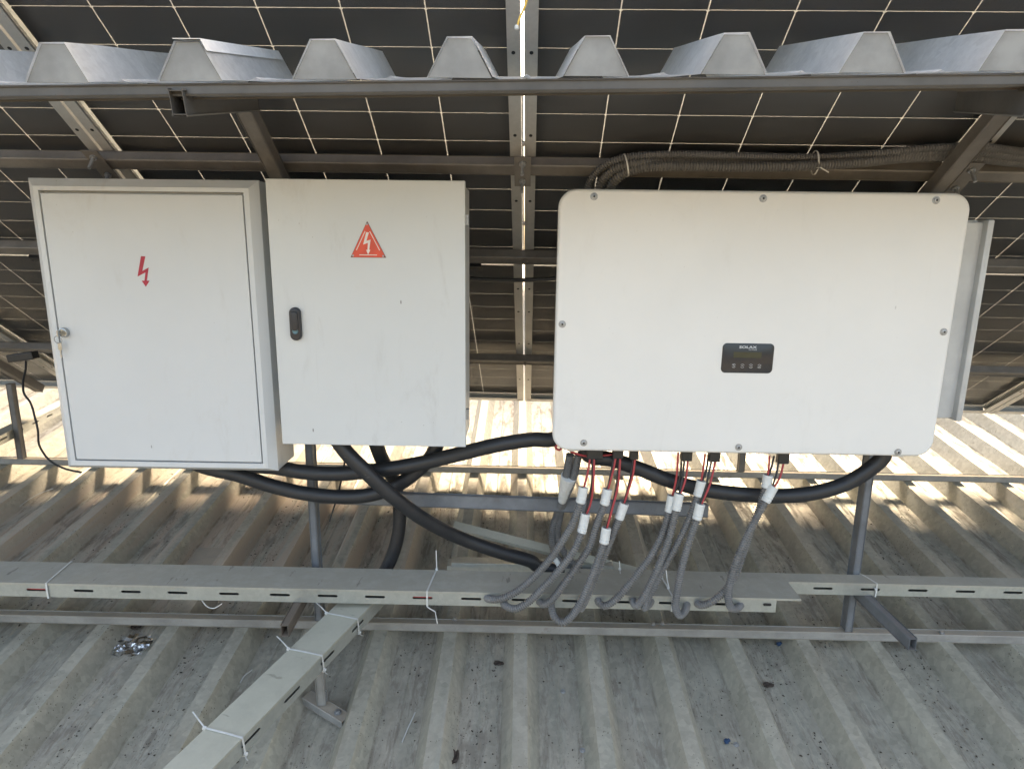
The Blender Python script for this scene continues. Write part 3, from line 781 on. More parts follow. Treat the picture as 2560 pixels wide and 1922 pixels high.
# slanting tray that comes up from the lower left
dA, dB = Vector((-.443, 1.759, .282)), Vector((-.661, 1.171, .232))
dd = (dB-dA).normalized(); ext0 = dA-dd*.10; Ld = (dB-dA).length+.10+.75
sn = dd.cross(Vector((0, 0, 1))).normalized()
t3, T3 = tray('cable_tray', 'galvanised tray slanting down to the lower left with three white cable ties', Ld, .0985, .046, [Ld-x for x in [.16+.1445*k+.02 for k in range(0, 10)]], ext0+dd*Ld-Vector((0, 0, .046)), -dd, (0, 0, 1), (.002, .002), (0, -.06), 'lidclean')
# small tray going back at the left edge
t4, T4 = tray('cable_tray', 'small slotted tray running back past the rear leg at the left edge', 2.4, .06, .045, [.08+.1445*k for k in range(15)], (-2.02, 1.70, .415), (-.316, .949, 0), (0, 0, 1), (.002, .002), (0, 0), 'lid') if False else (None, None)
a = Vector((-2.3359, 2.3651, 0.42)); b = Vector((-2.545, 3.3283, 0.42)); d = (b-a).normalized()
L4 = (b-a).length+.5
t4, T4 = tray('cable_tray', 'small slotted tray running back past the rear leg at the left edge', L4, .06, .044, [.05+.1445*k for k in range(int(L4/.1445)-1)], tuple(a), tuple(d), (0, 0, 1), (.002, .002), (0, 0), 'lid')
# inclined loose lid behind the thick cable
a = Vector((-0.2169, 1.94, 0.4485)); b = Vector((0.4628, 1.935, 0.2796))
bm = bmesh.new(); d = (b-a); 
box(bm, 0, d.length, -.001, .034, 0, .0016); box(bm, 0, d.length, -.0012, .0, -.010, .0016)
x_ = d.normalized(); z_ = Vector((0, -.35, 1)); z_ = (z_-x_*z_.dot(x_)).normalized(); y_ = z_.cross(x_); Mx = Matrix.Identity(4)
for i in range(3): Mx[i][0], Mx[i][1], Mx[i][2], Mx[i][3] = x_[i], y_[i], z_[i], a[i]
ll = obj('metal_strip', bm, 'lidclean'); ll.matrix_world = Mx
tag(ll, 'narrow galvanised lid strip sloping down beside the thick black cable', 'metal strip')
bm = bmesh.new(); a = (-0.2213, 1.93, 0.3278); b = (0.2153, 1.93, 0.3222)
box(bm, a[0], b[0]+.1, 1.93, 1.975, .300, a[2]+.002, .001); box(bm, a[0]-.015, a[0]+.09, 1.928, 1.9795, .300, a[2]-.008)
sb = obj('tray_stub', bm, 'tray'); tag(sb, 'short dark tray end lying behind the long slotted tray', 'cable tray')
# foot under the slanting tray
ft = thing('support_bracket', 'small rusty steel foot with upright under the slanting tray', 'bracket', tuple(RL(-.565, -.235, -.062)))
FI = Matrix.Translation(-ft.location)
def pf(name, bm, mat, parent=ft):
    bmesh.ops.transform(bm, matrix=FI, verts=bm.verts[:]); return obj(name, bm, mat, parent)
fa, fb_ = Vector((-0.6299, 1.6598, 0.0256)), Vector((-0.4882, 1.5789, 0.0122))
pf('base', bar(fb_, fa, .040, .026, bev=.002), 'rail')
fm = fa.lerp(fb_, .42)
pf('upright', bar(fm+Vector((-.0, .0, .013)), Vector((fm.x-.012, fm.y+.015, .218)), .026, .026, upv=(0, 1, 0)), 'rail')
bm = bmesh.new(); q = fa.lerp(fb_, .80)+Vector((0, 0, .0131)); lathe(bm, q, (0, .0, 1), [(0, .011), (.002, .011), (.0022, .0075), (.008, .0070), (.0085, .004)], 12); pf('bolt', bm, 'screw')

# ------------------------------------------------------------------ thick black cables
def cable(label, pts, r=.0215, mat='rubber'):
    o = obj('power_cable', tube(pts, r, 18, .012), mat, None, 60); tag(o, label, 'cable', 'thick black power cables'); return o
cable('thick black cable arching from the inverter to the left cabinet', [(.16, 1.775, .86), (0.0974, 1.775, 0.8104), (0.0355, 1.77, 0.8094), (-0.0382, 1.765, 0.7985), (-0.0986, 1.765, 0.7848), (-0.1795, 1.765, 0.7622), (-0.3018, 1.765, 0.7302), (-0.4124, 1.77, 0.7078), (-0.5377, 1.775, 0.6922), (-0.634, 1.775, 0.6947), (-0.7138, 1.77, 0.7094), (-.80, 1.765, .725), (-.84, 1.765, .78)])
cable('thick black cable sagging in a loop between the two white cabinets', [(-1.0, 1.76, .78), (-.955, 1.76, .725), (-0.8259, 1.77, 0.6829), (-0.7513, 1.785, 0.6495), (-0.6606, 1.8, 0.6202), (-0.5658, 1.81, 0.6061), (-0.4666, 1.81, 0.611), (-0.3812, 1.81, 0.6394), (-0.3099, 1.81, 0.691), (-0.2596, 1.805, 0.749), (-.225, 1.80, .85), (-.205, 1.80, .9)])
cable('thick black cable falling from the warning cabinet to the tray in front of the others', [(-.55, 1.71, .90), (-.53, 1.705, .85), (-0.4923, 1.7, 0.789), (-0.4369, 1.705, 0.7265), (-0.3651, 1.73, 0.6409), (-0.2814, 1.79, 0.5422), (-0.176, 1.86, 0.4502), (-0.0594, 1.89, 0.393), (0.0461, 1.905, 0.3533), (.06, 1.91, .338), (.22, 1.92, .30)])
cable('thick black cable dropping behind the cross bar down to the tray', [(-.47, 1.80, .90), (-.455, 1.81, .86), (-0.4221, 1.83, 0.7304), (-0.403, 1.93, 0.6113), (-0.393, 1.945, 0.5257), (-0.395, 1.945, 0.4443), (-0.4131, 1.94, 0.3636), (-0.4368, 1.935, 0.3072), (-0.47, 1.93, 0.2501), (-.47, 1.925, .21)])
cable('thick black cable hanging in a wide loop under the inverter', [(.17, 1.79, .86), (0.1997, 1.785, 0.761), (0.2667, 1.775, 0.7513), (0.3491, 1.775, 0.7243), (0.4461, 1.775, 0.6875), (0.5428, 1.775, 0.6633), (0.6525, 1.775, 0.6509), (0.7614, 1.775, 0.6472), (0.866, 1.77, 0.6614), (0.9538, 1.765, 0.6951), (1.009, 1.755, 0.7436), (1.038, 1.75, 0.7835), (1.035, 1.748, .84)])

# ------------------------------------------------------------------ corrugated conduits under the inverter
def tape_on(path_pts, r, parent, f0, f1):
    path = spline(path_pts, .0022); n = len(path); s = path[int(n*f0):max(int(n*f1), int(n*f0)+3)]
    bm = bmesh.new(); sweep(bm, s, lambda i, q: r+.0021+(.0007 if (i//2) % 2 else 0)+(.0005*math.sin(i*1.7)), 14); return obj('tape', bm, 'tape', parent)
def conduit(label, pts, r, tl, wires=(), mat='conduit', tfrac=None):
    tl *= 1.15
    t = thing('corrugated_conduit', label, 'conduit', tuple(pts[0]), 'corrugated conduits under the inverter')
    o = Vector(pts[0]); loc = [Vector(p)-o for p in pts]
    obj('conduit_tube', corrugated(loc, r), mat, t, 30)
    L = sum((a-b).length for a, b in zip(loc, loc[1:]))
    tape_on(loc, r, t, 0, tl/L)
    for mat_, w in wires:
        obj('red_wire' if mat_ == 'red' else 'black_wire', tube([Vector(p)-o for p in w]+[loc[0]+(loc[1]-loc[0]).normalized()*.02], .0031, 8, .01), mat_, t, 60)
    return t
TOP = 1.735
def W(*p): return list(p)
CR = .0113
conduit('grey conduit with white tape entering the tray farthest to the left', W((0.182, 1.705, 0.6913), (0.1744, 1.7, 0.6486), (0.1562, 1.695, 0.5921), (0.1249, 1.69, 0.5307), (0.0836, 1.69, 0.464), (0.0337, 1.688, 0.4057), (-0.0104, 1.688, 0.3668), (-0.0553, 1.695, 0.3418), (-0.0831, 1.71, 0.3323), (-0.0959, 1.735, 0.3235)), CR, .042, [('red', W((0.2012, 1.735, 0.7831), (0.1953, 1.72, 0.7394)))])
conduit('grey conduit second from the left at the tray, red wire rising beside the first', W((0.1898, 1.7, 0.614), (0.1793, 1.695, 0.5572), (0.1578, 1.68, 0.5078), (0.1181, 1.675, 0.4498), (0.0697, 1.672, 0.3912), (0.029, 1.672, 0.3463), (-0.0069, 1.675, 0.324), (-0.0324, 1.69, 0.3217), (-0.045, 1.735, 0.3119)), CR, .052, [('red', W((0.2118, 1.735, 0.7776), (0.2108, 1.715, 0.7041), (0.2035, 1.705, 0.6413))), ('black', W((0.2072, 1.738, 0.7765), (0.2071, 1.72, 0.7022)))])
conduit('grey conduit third from the left, its tape printed with small marks', W((0.2521, 1.715, 0.6829), (0.2426, 1.71, 0.6341), (0.2245, 1.705, 0.5801), (0.2046, 1.7, 0.5107), (0.177, 1.695, 0.4633), (0.1353, 1.69, 0.4007), (0.102, 1.69, 0.3496), (0.0777, 1.7, 0.3256), (0.0617, 1.735, 0.3156)), CR, .042, [('red', W((0.2745, 1.735, 0.7787), (0.2669, 1.725, 0.7361))), ('black', W((0.2711, 1.738, 0.7776), (0.2624, 1.728, 0.7349)))])
conduit('grey conduit running down behind the lowest hanging loop', W((0.3016, 1.715, 0.6408), (0.2856, 1.712, 0.587), (0.2689, 1.71, 0.5371), (0.2505, 1.705, 0.4851), (0.23, 1.7, 0.4296), (0.2137, 1.69, 0.389), (0.1969, 1.685, 0.3485), (0.1849, 1.69, 0.3192), (0.1919, 1.71, 0.3178), (0.2037, 1.735, 0.3239)), CR, .045, [('red', W((0.3294, 1.735, 0.7711), (0.3228, 1.725, 0.7198))), ('black', W((0.3245, 1.738, 0.77), (0.3163, 1.728, 0.707)))])
conduit('grey conduit whose loop hangs lowest, almost to the base rail', W((0.2502, 1.69, 0.5757), (0.2429, 1.685, 0.5278), (0.2244, 1.675, 0.4701), (0.1996, 1.665, 0.403), (0.1779, 1.66, 0.3508), (0.1527, 1.66, 0.3086), (0.129, 1.662, 0.2913), (0.1094, 1.675, 0.2981), (0.1006, 1.7, 0.3124), (0.1003, 1.735, 0.3177)), CR, .043, [('red', W((0.2868, 1.735, 0.7732), (0.281, 1.715, 0.6939), (0.2655, 1.7, 0.6301))), ('black', W((0.284, 1.738, 0.7721), (0.2767, 1.72, 0.6861)))])
conduit('grey conduit fifth into the tray, from the middle taped pair', W((0.4381, 1.72, 0.6647), (0.4301, 1.715, 0.6104), (0.4132, 1.71, 0.546), (0.3828, 1.7, 0.4844), (0.346, 1.695, 0.4318), (0.3085, 1.688, 0.3812), (0.2784, 1.688, 0.3455), (0.2561, 1.695, 0.3265), (0.242, 1.71, 0.3271), (0.2398, 1.735, 0.326)), CR, .045, [('red', W((0.4504, 1.735, 0.7876), (0.4481, 1.728, 0.7153))), ('black', W((0.4602, 1.735, 0.7878), (0.458, 1.728, 0.7155)))])
conduit('grey conduit with a scuffed white patch, front one of the middle taped pair', W((0.4539, 1.705, 0.6769), (0.4454, 1.7, 0.6249), (0.4305, 1.69, 0.55), (0.4071, 1.682, 0.4763), (0.3827, 1.678, 0.4117), (0.3633, 1.678, 0.3638), (0.3471, 1.685, 0.3365), (0.3427, 1.71, 0.3306), (0.3458, 1.735, 0.3296)), CR, .044, [('black', W((0.4682, 1.732, 0.7718), (0.4634, 1.72, 0.7185))), ('red', W((0.4779, 1.732, 0.7719), (0.4732, 1.72, 0.7187)))])
conduit('grey conduit with the long slanting run, its tape up against the black cable', W((0.5183, 1.72, 0.7109), (0.5085, 1.718, 0.6593), (0.4834, 1.71, 0.583), (0.4526, 1.7, 0.5159), (0.416, 1.69, 0.4482), (0.3904, 1.683, 0.3908), (0.3714, 1.685, 0.3413), (0.3708, 1.69, 0.3278), (0.3883, 1.71, 0.3254), (0.4021, 1.735, 0.3283)), CR, .043, [('red', W((0.5266, 1.735, 0.7861), (0.5234, 1.73, 0.7448))), ('black', W((0.5366, 1.735, 0.7834), (0.532, 1.73, 0.7392)))])
conduit('grey conduit ending in a tight hook below the tray lid beside the upright cable tie', W((0.5142, 1.7, 0.6494), (0.5041, 1.695, 0.599), (0.4848, 1.685, 0.5358), (0.4672, 1.676, 0.4568), (0.4589, 1.672, 0.3865), (0.4576, 1.672, 0.3407), (0.4742, 1.68, 0.3109), (0.494, 1.7, 0.3138), (0.5091, 1.735, 0.3206)), CR, .043, [('black', W((0.5464, 1.735, 0.7693), (0.5322, 1.715, 0.7102))), ('red', W((0.5575, 1.735, 0.7666), (0.5403, 1.712, 0.7057)))])
conduit('grey conduit of the right pair sweeping left into the tray', W((0.7067, 1.725, 0.7298), (0.7022, 1.722, 0.6905), (0.6878, 1.715, 0.6319), (0.6641, 1.705, 0.5653), (0.6466, 1.7, 0.496), (0.6274, 1.692, 0.4335), (0.6002, 1.688, 0.3865), (0.5659, 1.69, 0.3501), (0.5415, 1.705, 0.3294), (0.5331, 1.735, 0.3212)), CR, .036, [('red', W((0.709, 1.735, 0.7837), (0.7084, 1.73, 0.7539))), ('black', W((0.722, 1.735, 0.7839), (0.7157, 1.73, 0.7512)))])
conduit('grey conduit of the right pair hooking under the lid, last before the tray end', W((0.7194, 1.71, 0.7013), (0.6954, 1.705, 0.6509), (0.6613, 1.695, 0.5817), (0.6317, 1.685, 0.5093), (0.6124, 1.678, 0.4409), (0.6067, 1.675, 0.3789), (0.6193, 1.68, 0.3395), (0.6449, 1.7, 0.3248), (0.6701, 1.735, 0.3179)), CR, .044, [('black', W((0.7351, 1.732, 0.7709), (0.7275, 1.72, 0.7349))), ('red', W((0.7497, 1.732, 0.7654), (0.737, 1.718, 0.7244)))])
tA = conduit('dark conduit with a broad white tape wrap hanging behind the cross bar', W((0.1472, 1.78, 0.7615), (0.1395, 1.8, 0.6888), (0.1335, 1.86, 0.5847), (0.1208, 1.92, 0.507), (0.109, 1.925, 0.4444), (0.1165, 1.92, 0.3861), (0.1488, 1.915, 0.3417), (0.207, 1.91, 0.3148), (0.2502, 1.9, 0.3041)), .0125, .001, (), 'conduit_dark')
tB = conduit('dark conduit paired with the broad taped one, crossing behind the grey loops', W((0.1719, 1.78, 0.7619), (0.1587, 1.8, 0.677), (0.1395, 1.86, 0.5848), (0.1319, 1.92, 0.5072), (0.1266, 1.925, 0.438), (0.1478, 1.92, 0.3868), (0.1747, 1.912, 0.3507), (0.2191, 1.905, 0.3144), (0.2567, 1.9, 0.2974)), .0120, .001, (), 'conduit_dark')
for t_ in (tA, tB):
    for c in list(t_.children):
        if c.name.startswith('tape'): bpy.data.objects.remove(c)
bm = bmesh.new(); pa = [Vector(p)-tA.location for p in ((0.1475, 1.8, 0.6877), (0.1403, 1.825, 0.6396), (0.1332, 1.855, 0.5855))]
sweep(bm, spline(pa, .0022), lambda i, s: .0245-.0075*s/.07+(.0008 if (i//2) % 2 else 0), 16); obj('tape', bm, 'tape', tA)
bm = bmesh.new(); pa = [Vector(p)-tB.location for p in ((0.1188, 1.905, 0.3654), (0.1277, 1.902, 0.3535), (0.1354, 1.9, 0.3412))]
sweep(bm, spline(pa, .0022), lambda i, s: .0085+(.0006 if (i//2) % 2 else 0), 12); obj('tape', bm, 'tape', tB)
# loose red wire end by the inverter's lower left corner
o = obj('red_wire', tube([(0.1078, 1.72, 0.8137), (0.1003, 1.72, 0.8027), (0.1111, 1.722, 0.794), (0.1215, 1.725, 0.8015), (0.1544, 1.735, 0.7823), (0.1922, 1.74, 0.7716), (0.2352, 1.745, 0.7721), (0.2952, 1.75, 0.7799)], .0032, 8, .006), 'red', None, 60); tag(o, 'short red wire bent round the lower left corner of the inverter', 'wire')
# red wires lying in the long tray, seen through its slots
o = obj('red_wire', tube([(-2.5, 1.74, .327), (-1.62, 1.745, .328), (-1.455, 1.7292, .3255), (-1.30, 1.737, .3265), (-1.0, 1.745, .325), (-.5, 1.745, .325), (-.285, 1.7292, .325), (-.13, 1.738, .325), (0, 1.75, .325), (.5, 1.75, .325)], .0034, 8, .02), 'red', None, 60); tag(o, 'red wire seen through the slots inside the long tray', 'wire')

# ------------------------------------------------------------------ conduit bundle over the inverter
def bundle_conduit(label, pts, r, pitch):
    o = Vector(pts[0]); q = obj('corrugated_conduit', corrugated([Vector(p)-o for p in pts], r, pitch, .0034, 12), 'conduit_dark', None, 30); q.location = o
    tag(q, label, 'conduit', 'conduits bundled above the inverter'); return q
bundle_conduit('slim grey conduit on top of the bundle above the inverter', [(.155, 1.79, 1.40), (.165, 1.785, 1.48), (0.1764, 1.775, 1.5276), (0.2057, 1.755, 1.5632), (0.2539, 1.735, 1.5819), (0.353, 1.7259, 1.5907), (0.5551, 1.7283, 1.5897), (0.7468, 1.734, 1.5889), (0.9032, 1.7197, 1.5987), (1.0197, 1.7031, 1.6097), (1.1412, 1.6964, 1.6121), (1.2657, 1.707, 1.6016), (1.4921, 1.7246, 1.584)], .0098, .0066)
bundle_conduit('thick grey conduit in the middle of the bundle above the inverter', [(.19, 1.79, 1.40), (.20, 1.785, 1.48), (0.205, 1.775, 1.5208), (0.234, 1.755, 1.5542), (0.2845, 1.735, 1.5685), (0.3812, 1.7417, 1.576), (0.5619, 1.745, 1.5748), (0.7531, 1.7454, 1.578), (0.9096, 1.7299, 1.5923), (1.0285, 1.7157, 1.6027), (1.1531, 1.7113, 1.6033), (1.279, 1.7222, 1.5927), (1.5105, 1.7427, 1.5728)], .0132, .0074)
bundle_conduit('thick grey conduit on the underside of the bundle above the inverter', [(.225, 1.79, 1.40), (.235, 1.785, 1.47), (0.2314, 1.768, 1.5157), (0.2632, 1.745, 1.5465), (0.3199, 1.73, 1.5602), (0.4035, 1.7311, 1.5635), (0.5574, 1.7281, 1.5625), (0.709, 1.7229, 1.5656), (0.8601, 1.7213, 1.576), (0.9773, 1.7242, 1.5888), (1.0923, 1.722, 1.593), (1.2835, 1.7377, 1.5812), (1.5241, 1.7556, 1.5631)], .0132, .0074)
def loop_tie(label, ctr, axis, ry, rz, tail=None, n=28, w=.0036, group='white cable ties'):
    """nylon tie round an oval; axis = direction of the tied run; head and free tail included"""
    a = Vector(axis).normalized(); u = Vector((0, 0, 1)); u = (u-a*u.dot(a)).normalized(); s = a.cross(u); c = Vector(ctr)
    P_ = [c+s*ry*math.cos(2*math.pi*i/n)+u*rz*math.sin(2*math.pi*i/n) for i in range(n+1)]
    N_ = [(p-c) for p in P_]
    bm = bmesh.new(); strip(bm, P_, w, .0012, N_)
    t = thing('cable_tie', label, 'cable tie', tuple(c), group); bmesh.ops.transform(bm, matrix=Matrix.Translation(-c), verts=bm.verts[:]); obj('strap', bm, 'zip', t)
    h = c+s*ry*math.cos(R(200))+u*rz*math.sin(R(200))
    bm = bmesh.new(); box(bm, h.x-c.x-.0032, h.x-c.x+.0032, h.y-c.y-.003, h.y-c.y+.003, h.z-c.z-.003, h.z-c.z+.003, .0006); hd_ = obj('head', bm, 'zip', t)
    if tail:
        bm = bmesh.new(); strip(bm, [h-c]+[Vector(p)-c for p in tail], .0030, .0009, Vector((0, -1, .2))); obj('tail', bm, 'zip', t)
    return t
loop_tie('white cable tie round the bundle close to its bend', (0.2636, 1.738, 1.5652), (1, .0, .25), .022, .028)
loop_tie('white cable tie round the middle of the bundle with a loose tail', (0.7488, 1.7353, 1.5755), (1, 0, .05), .022, .029, [(0.7434, 1.6878, 1.5584), (0.7684, 1.694, 1.5472)])

# ------------------------------------------------------------------ cable ties on the trays
def box_tie(label, Mx, x, skew, w, h, head=None, tails=(), wd=.0042, group='white cable ties'):
    """tie pulled round a tray's section at local x, drifting by skew across the lid; tails = local polylines"""
    t = thing('cable_tie', label, 'cable tie', (0, 0, 0), group); t.matrix_world = Mx @ Matrix.Translation((x, 0, 0))
    e = .003
    P_ = [(0, -e, -.002), (0, -e-.001, h*.5), (0, -e, h+.002), (skew*.5, w*.5, h+.0032), (skew, w+e+.001, h+.003), (skew, w+e+.001, -.002), (skew*.5, w*.5, -.003), (0, -e, -.002)]
    N_ = [(0, -1, -.3), (0, -1, 0), (0, -1, 1), (0, 0, 1), (0, 1, 1), (0, 1, -1), (0, 0, -1), (0, -1, -1)]
    bm = bmesh.new(); strip(bm, P_, wd, .0012, N_); obj('strap', bm, 'zip', t)
    for hp in head or ():
        bm = bmesh.new(); box(bm, hp[0]-.004, hp[0]+.004, hp[1]-.004, hp[1]+.003, hp[2]-.0032, hp[2]+.0032, .0008); obj('head', bm, 'zip', t)
    for tl in tails:
        bm = bmesh.new(); strip(bm, tl, .0032, .0010, Vector((0, -.5, 1))); obj('tail', bm, 'zip', t)
    return t
def lx(px): return px-TX0
box_tie('white cable tie across the long tray below the left cabinet', T1, lx((-1.4197, 1.7237, 0.3304)[0]), (-1.4392, 1.8387, 0.35)[0]-(-1.4222, 1.7237, 0.3426)[0], .127, .045, wd=.005)
box_tie('white cable tie standing upright with its end above the long tray', T1, lx((-0.2708, 1.7237, 0.3253)[0]), .012, .127, .045, [(.012, .126, .049)], [[(.012, .126, .052), (.011, .128, .085), (.010, .130, .112)], [(.0, -.006, -.003), (.024, -.004, -.02), (.030, -.004, -.06)]], wd=.005)
box_tie('white cable tie lying on the lid between the middle conduits', T1, lx((0.4595, 1.7237, 0.3417)[0]), -.012, .127, .045, [(-.004, .04, .051)], [[(-.004, .04, .053), (-.014, .07, .062), (-.022, .09, .088)], [(-.002, .04, .053), (-.004, .06, .07), (-.006, .07, .095)]])
box_tie('white cable tie on the tray to the right of the post', T2, (1.1199, 1.83, 0.3383)[0]-.15, -.022, .052, .041, [(-.003, -.005, .026)], [[(-.003, -.006, .024), (-.002, -.010, .014)]])
box_tie('thin white cable tie on the lid strip behind the grey conduits', T2, (0.3229, 1.85, 0.3737)[0]-.15, .004, .052, .041, [(.004, .052, .045)], [[(.004, .05, .047), (.002, .055, .07)]], wd=.0035)
def diag_x(px, py):    # distance along the slanting tray of a lid point
    return 0
T3i = T3.inverted()
for lab, pF, pB, pb in (('white cable tie on the slanting tray nearest its upper end', (-0.4658, 1.6738, 0.283), (-0.5595, 1.6995, 0.283), 0), ('white cable tie on the slanting tray halfway, above the rusty foot', (-0.5255, 1.5201, 0.268), (-0.6211, 1.5443, 0.268), 0), ('white cable tie on the slanting tray nearest the bottom of the picture', (-0.6302, 1.2495, 0.243), (-0.7237, 1.274, 0.243), 0)):
    f = T3i @ Vector(pF); b = T3i @ Vector(pB); 
    t_ = box_tie(lab, T3, f.x, b.x-f.x, .1005, .0475, [(b.x-f.x, .1015, .0505), (0, -.0055, .004)], [[(b.x-f.x, .102, .053), (b.x-f.x+.006, .125, .063), (b.x-f.x+.016, .152, .066)], [(0, -.006, .004), (-.012, -.018, .008), (-.020, -.032, .014)]], wd=.0048)

# ------------------------------------------------------------------ legs and purlins for the row added behind to block the low sky
rk = thing('added_rear_rack', 'added steel rack holding the sky-blocking row of panels behind', 'support frame', (0, 6.4, .85))
for x in (-5.2, -2.42, -.66, 1.09, 2.85, 5.2):
    O = Vector((0, 4.5, 4.5*math.tan(SL)))
    for yy in (1.905, 2.935):
        zt = PB(x, 0, .05).z+(PM.y-yy)*(-VD.z/VD.y)
        b_ = bar(Vector((x, yy, .12+(yy-1.88)*math.tan(SL)))+O, Vector((x, yy, zt))+O, .04, .04, upv=(0, 1, 0))
        bmesh.ops.transform(b_, matrix=Matrix.Translation(-rk.location), verts=b_.verts[:]); obj('leg', b_, 'purlin', rk)
for v in (.53, -.635):
    b_ = bar(PB(-6.9, v, .0525)+O, PB(6.9, v, .0525)+O, .04, .034, upv=ND)
    bmesh.ops.transform(b_, matrix=Matrix.Translation(-rk.location), verts=b_.verts[:]); obj('purlin', b_, 'purlin', rk)

# ------------------------------------------------------------------ small things
def single(name, bm, mat, label, cat, group=None, smooth=None):
    o = obj(name, bm, mat, None, smooth); tag(o, label, cat, group); return o
# sensor and its lead at the left edge
s_ = thing('sensor_box', 'small black box with a thin lead under the panels at the left edge', 'sensor', (-2.0497, 2.55, 0.8903))
so = Vector(s_.location)
bm = bmesh.new(); box(bm, -.06, .05, -.02, .02, -.016, .016, .004, M=Matrix.Rotation(R(-8), 4, 'Y')); obj('housing', bm, 'black', s_)
obj('lead', tube([Vector(p)-so for p in ((-2.0448, 2.55, 0.871), (-2.0365, 2.53, 0.836), (-2.0291, 2.5, 0.7938), (-2.0082, 2.47, 0.7526), (-1.9712, 2.45, 0.7196), (-1.9467, 2.43, 0.6676), (-1.934, 2.42, 0.6129), (-1.9381, 2.42, 0.5586), (-1.9235, 2.42, 0.5159), (-1.8962, 2.42, 0.481), (-1.8468, 2.42, 0.4543), (-1.7675, 2.4, 0.4471))], .0042, 8, .012), 'black', s_, 60)
# yellow wire hanging at the top of the centre gap
y_ = thing('hanging_wire', 'short yellow wire with a pale clip hanging at the top of the centre gap', 'wire', (-0.0006, 1.3, 1.8161))
so = Vector(y_.location)
obj('wire', tube([Vector(p)-so for p in ((0.0027, 1.3, 1.8238), (-0.0011, 1.3, 1.7967), (-0.0086, 1.3, 1.7787), (-0.0144, 1.295, 1.7645), (-0.0168, 1.295, 1.7551))], .0022, 8, .008), 'yellow', y_, 60)
q = Vector((-0.0185, 1.295, 1.7519))-so; bm = bmesh.new(); lathe(bm, q+Vector((0, 0, .004)), (0, 0, -1), [(0, .003), (.002, .004), (.007, .004), (.008, .002)], 10); obj('clip', bm, 'zip', y_)
# panel leads joining across the gap
single('panel_lead', tube([PB(-.55, .01, .03), PB(-.40, .012, .028), PB(-.22, -.02, .045), PB(-.05, -.028, .046), PB(0, -.025, .047), PB(.05, -.020, .047), PB(.2, .0, .045), PB(.42, .012, .03)], .0075, 10, .01), 'black', 'black panel lead strung across the centre gap behind the boxes', 'cable', None, 60)
single('panel_lead', tube([PB(-1.55, .01, .03), PB(-1.38, -.03, .045), PB(-1.2, -.04, .048), PB(-1.0, -.03, .046), PB(-.75, .012, .03)], .0055, 8, .01), 'black', 'black panel lead behind the left cabinet', 'cable', None, 60)
single('panel_lead', tube([PB(1.55, .01, .03), PB(1.38, -.03, .045), PB(1.2, -.04, .048), PB(1.0, -.03, .046), PB(.75, .012, .03)], .0055, 8, .01), 'black', 'black panel lead crossing the gap to the right of the inverter', 'cable', None, 60)
# thin black strap hanging between the thick cables
bm = bmesh.new(); strip(bm, [(-0.5229, 1.82, 0.7466), (-0.5371, 1.825, 0.6784), (-0.5591, 1.835, 0.5991), (-0.5838, 1.84, 0.5323), (-0.5906, 1.84, 0.5105)], .005, .0015, Vector((0, -1, 0)))
single('hanging_strap', bm, 'black', 'thin black strap end dangling behind the crossing black cables', 'strap')
# loose screws and nuts on the rails
for (p, lab) in (((-0.2087, 1.9153, 0.14), 'bright screw standing on the front rail right of the slanting tray'), ((0.4506, 1.9016, 0.14), 'pale screw head on the front rail under the middle conduits, first of two'), ((0.4826, 1.9081, 0.14), 'pale screw head on the front rail under the middle conduits, second of two'), ((1.3897, 1.8746, 0.139), 'bright screw standing on the front rail right of the open arm end')):
    bm = bmesh.new(); z0 = .1375; q = (p[0], min(max(p[1], 1.888), 1.906), z0); lathe(bm, q, (0, 0, 1), [(0, .0085), (.0018, .0085), (.002, .0055), (.0075, .0052), (.008, .003)], 10)
    single('rail_screw', bm, 'screw', lab, 'screw', 'self drilling screws on the rails')
# screws through the sheet
for i, p in enumerate(((0.1384, 1.6532, 0.0694), (0.5984, 1.4909, 0.0426), (-0.5673, 1.6356, 0.0665), (0.1798, 1.4635, 0.0381))):
    bm = bmesh.new(); lathe(bm, p, (0, -.16, .98), [(0, .008), (.0015, .008), (.0017, .005), (.006, .0048)], 8); o = obj('roof_screw', bm, 'screw'); mw_ = o.matrix_world.copy(); o.parent = roof; o.matrix_parent_inverse = (Matrix.Translation(roof.location) @ Matrix.Rotation(SL, 4, 'X')).inverted()
def on_roof(p, dz=0.): return (p[0], p[1], p[2]+dz)
def roof_bit(name, p, build, mat, lab, cat, group=None):
    bm = bmesh.new(); build(bm)
    o = obj(name, bm, mat); o.location = p; o.rotation_euler = (SL, 0, 0); tag(o, lab, cat, group); return o
def clip(pts, r=.0016):
    return tube(pts, r, 6, .006)
single('zip_tie_offcut', clip([(-2.2544, 2.6501, 0.1845), (-2.2496, 2.6956, 0.197), (-2.2369, 2.7517, 0.2063), (-2.2139, 2.8103, 0.209)], .0018), 'zip', 'long curved white tie offcut lying left of the cabinets', 'cable tie', 'tie offcuts on the roof')
single('zip_tie_offcut', clip([(-0.3193, 1.5311, -0.0108), (-0.3107, 1.5716, -0.003), (-0.2977, 1.6304, 0.0057)], .0020), 'zip', 'straight pale tie offcut in the pan right of the rusty foot', 'cable tie', 'tie offcuts on the roof')
single('zip_tie_offcut', clip([(-0.858, 1.7229, 0.021), (-0.8559, 1.7458, 0.0268), (-0.8412, 1.7741, 0.0295)], .0017), 'zip', 'short bent tie offcut left of the slanting tray', 'cable tie', 'tie offcuts on the roof')
single('zip_tie_offcut', clip([(-0.9597, 1.735, 0.2939), (-0.9446, 1.735, 0.2725), (-0.9277, 1.74, 0.2651), (-0.9007, 1.74, 0.2814)], .0015), 'zip', 'thin tie end hanging under the long tray left of the slanting one', 'cable tie', 'tie offcuts on the roof')
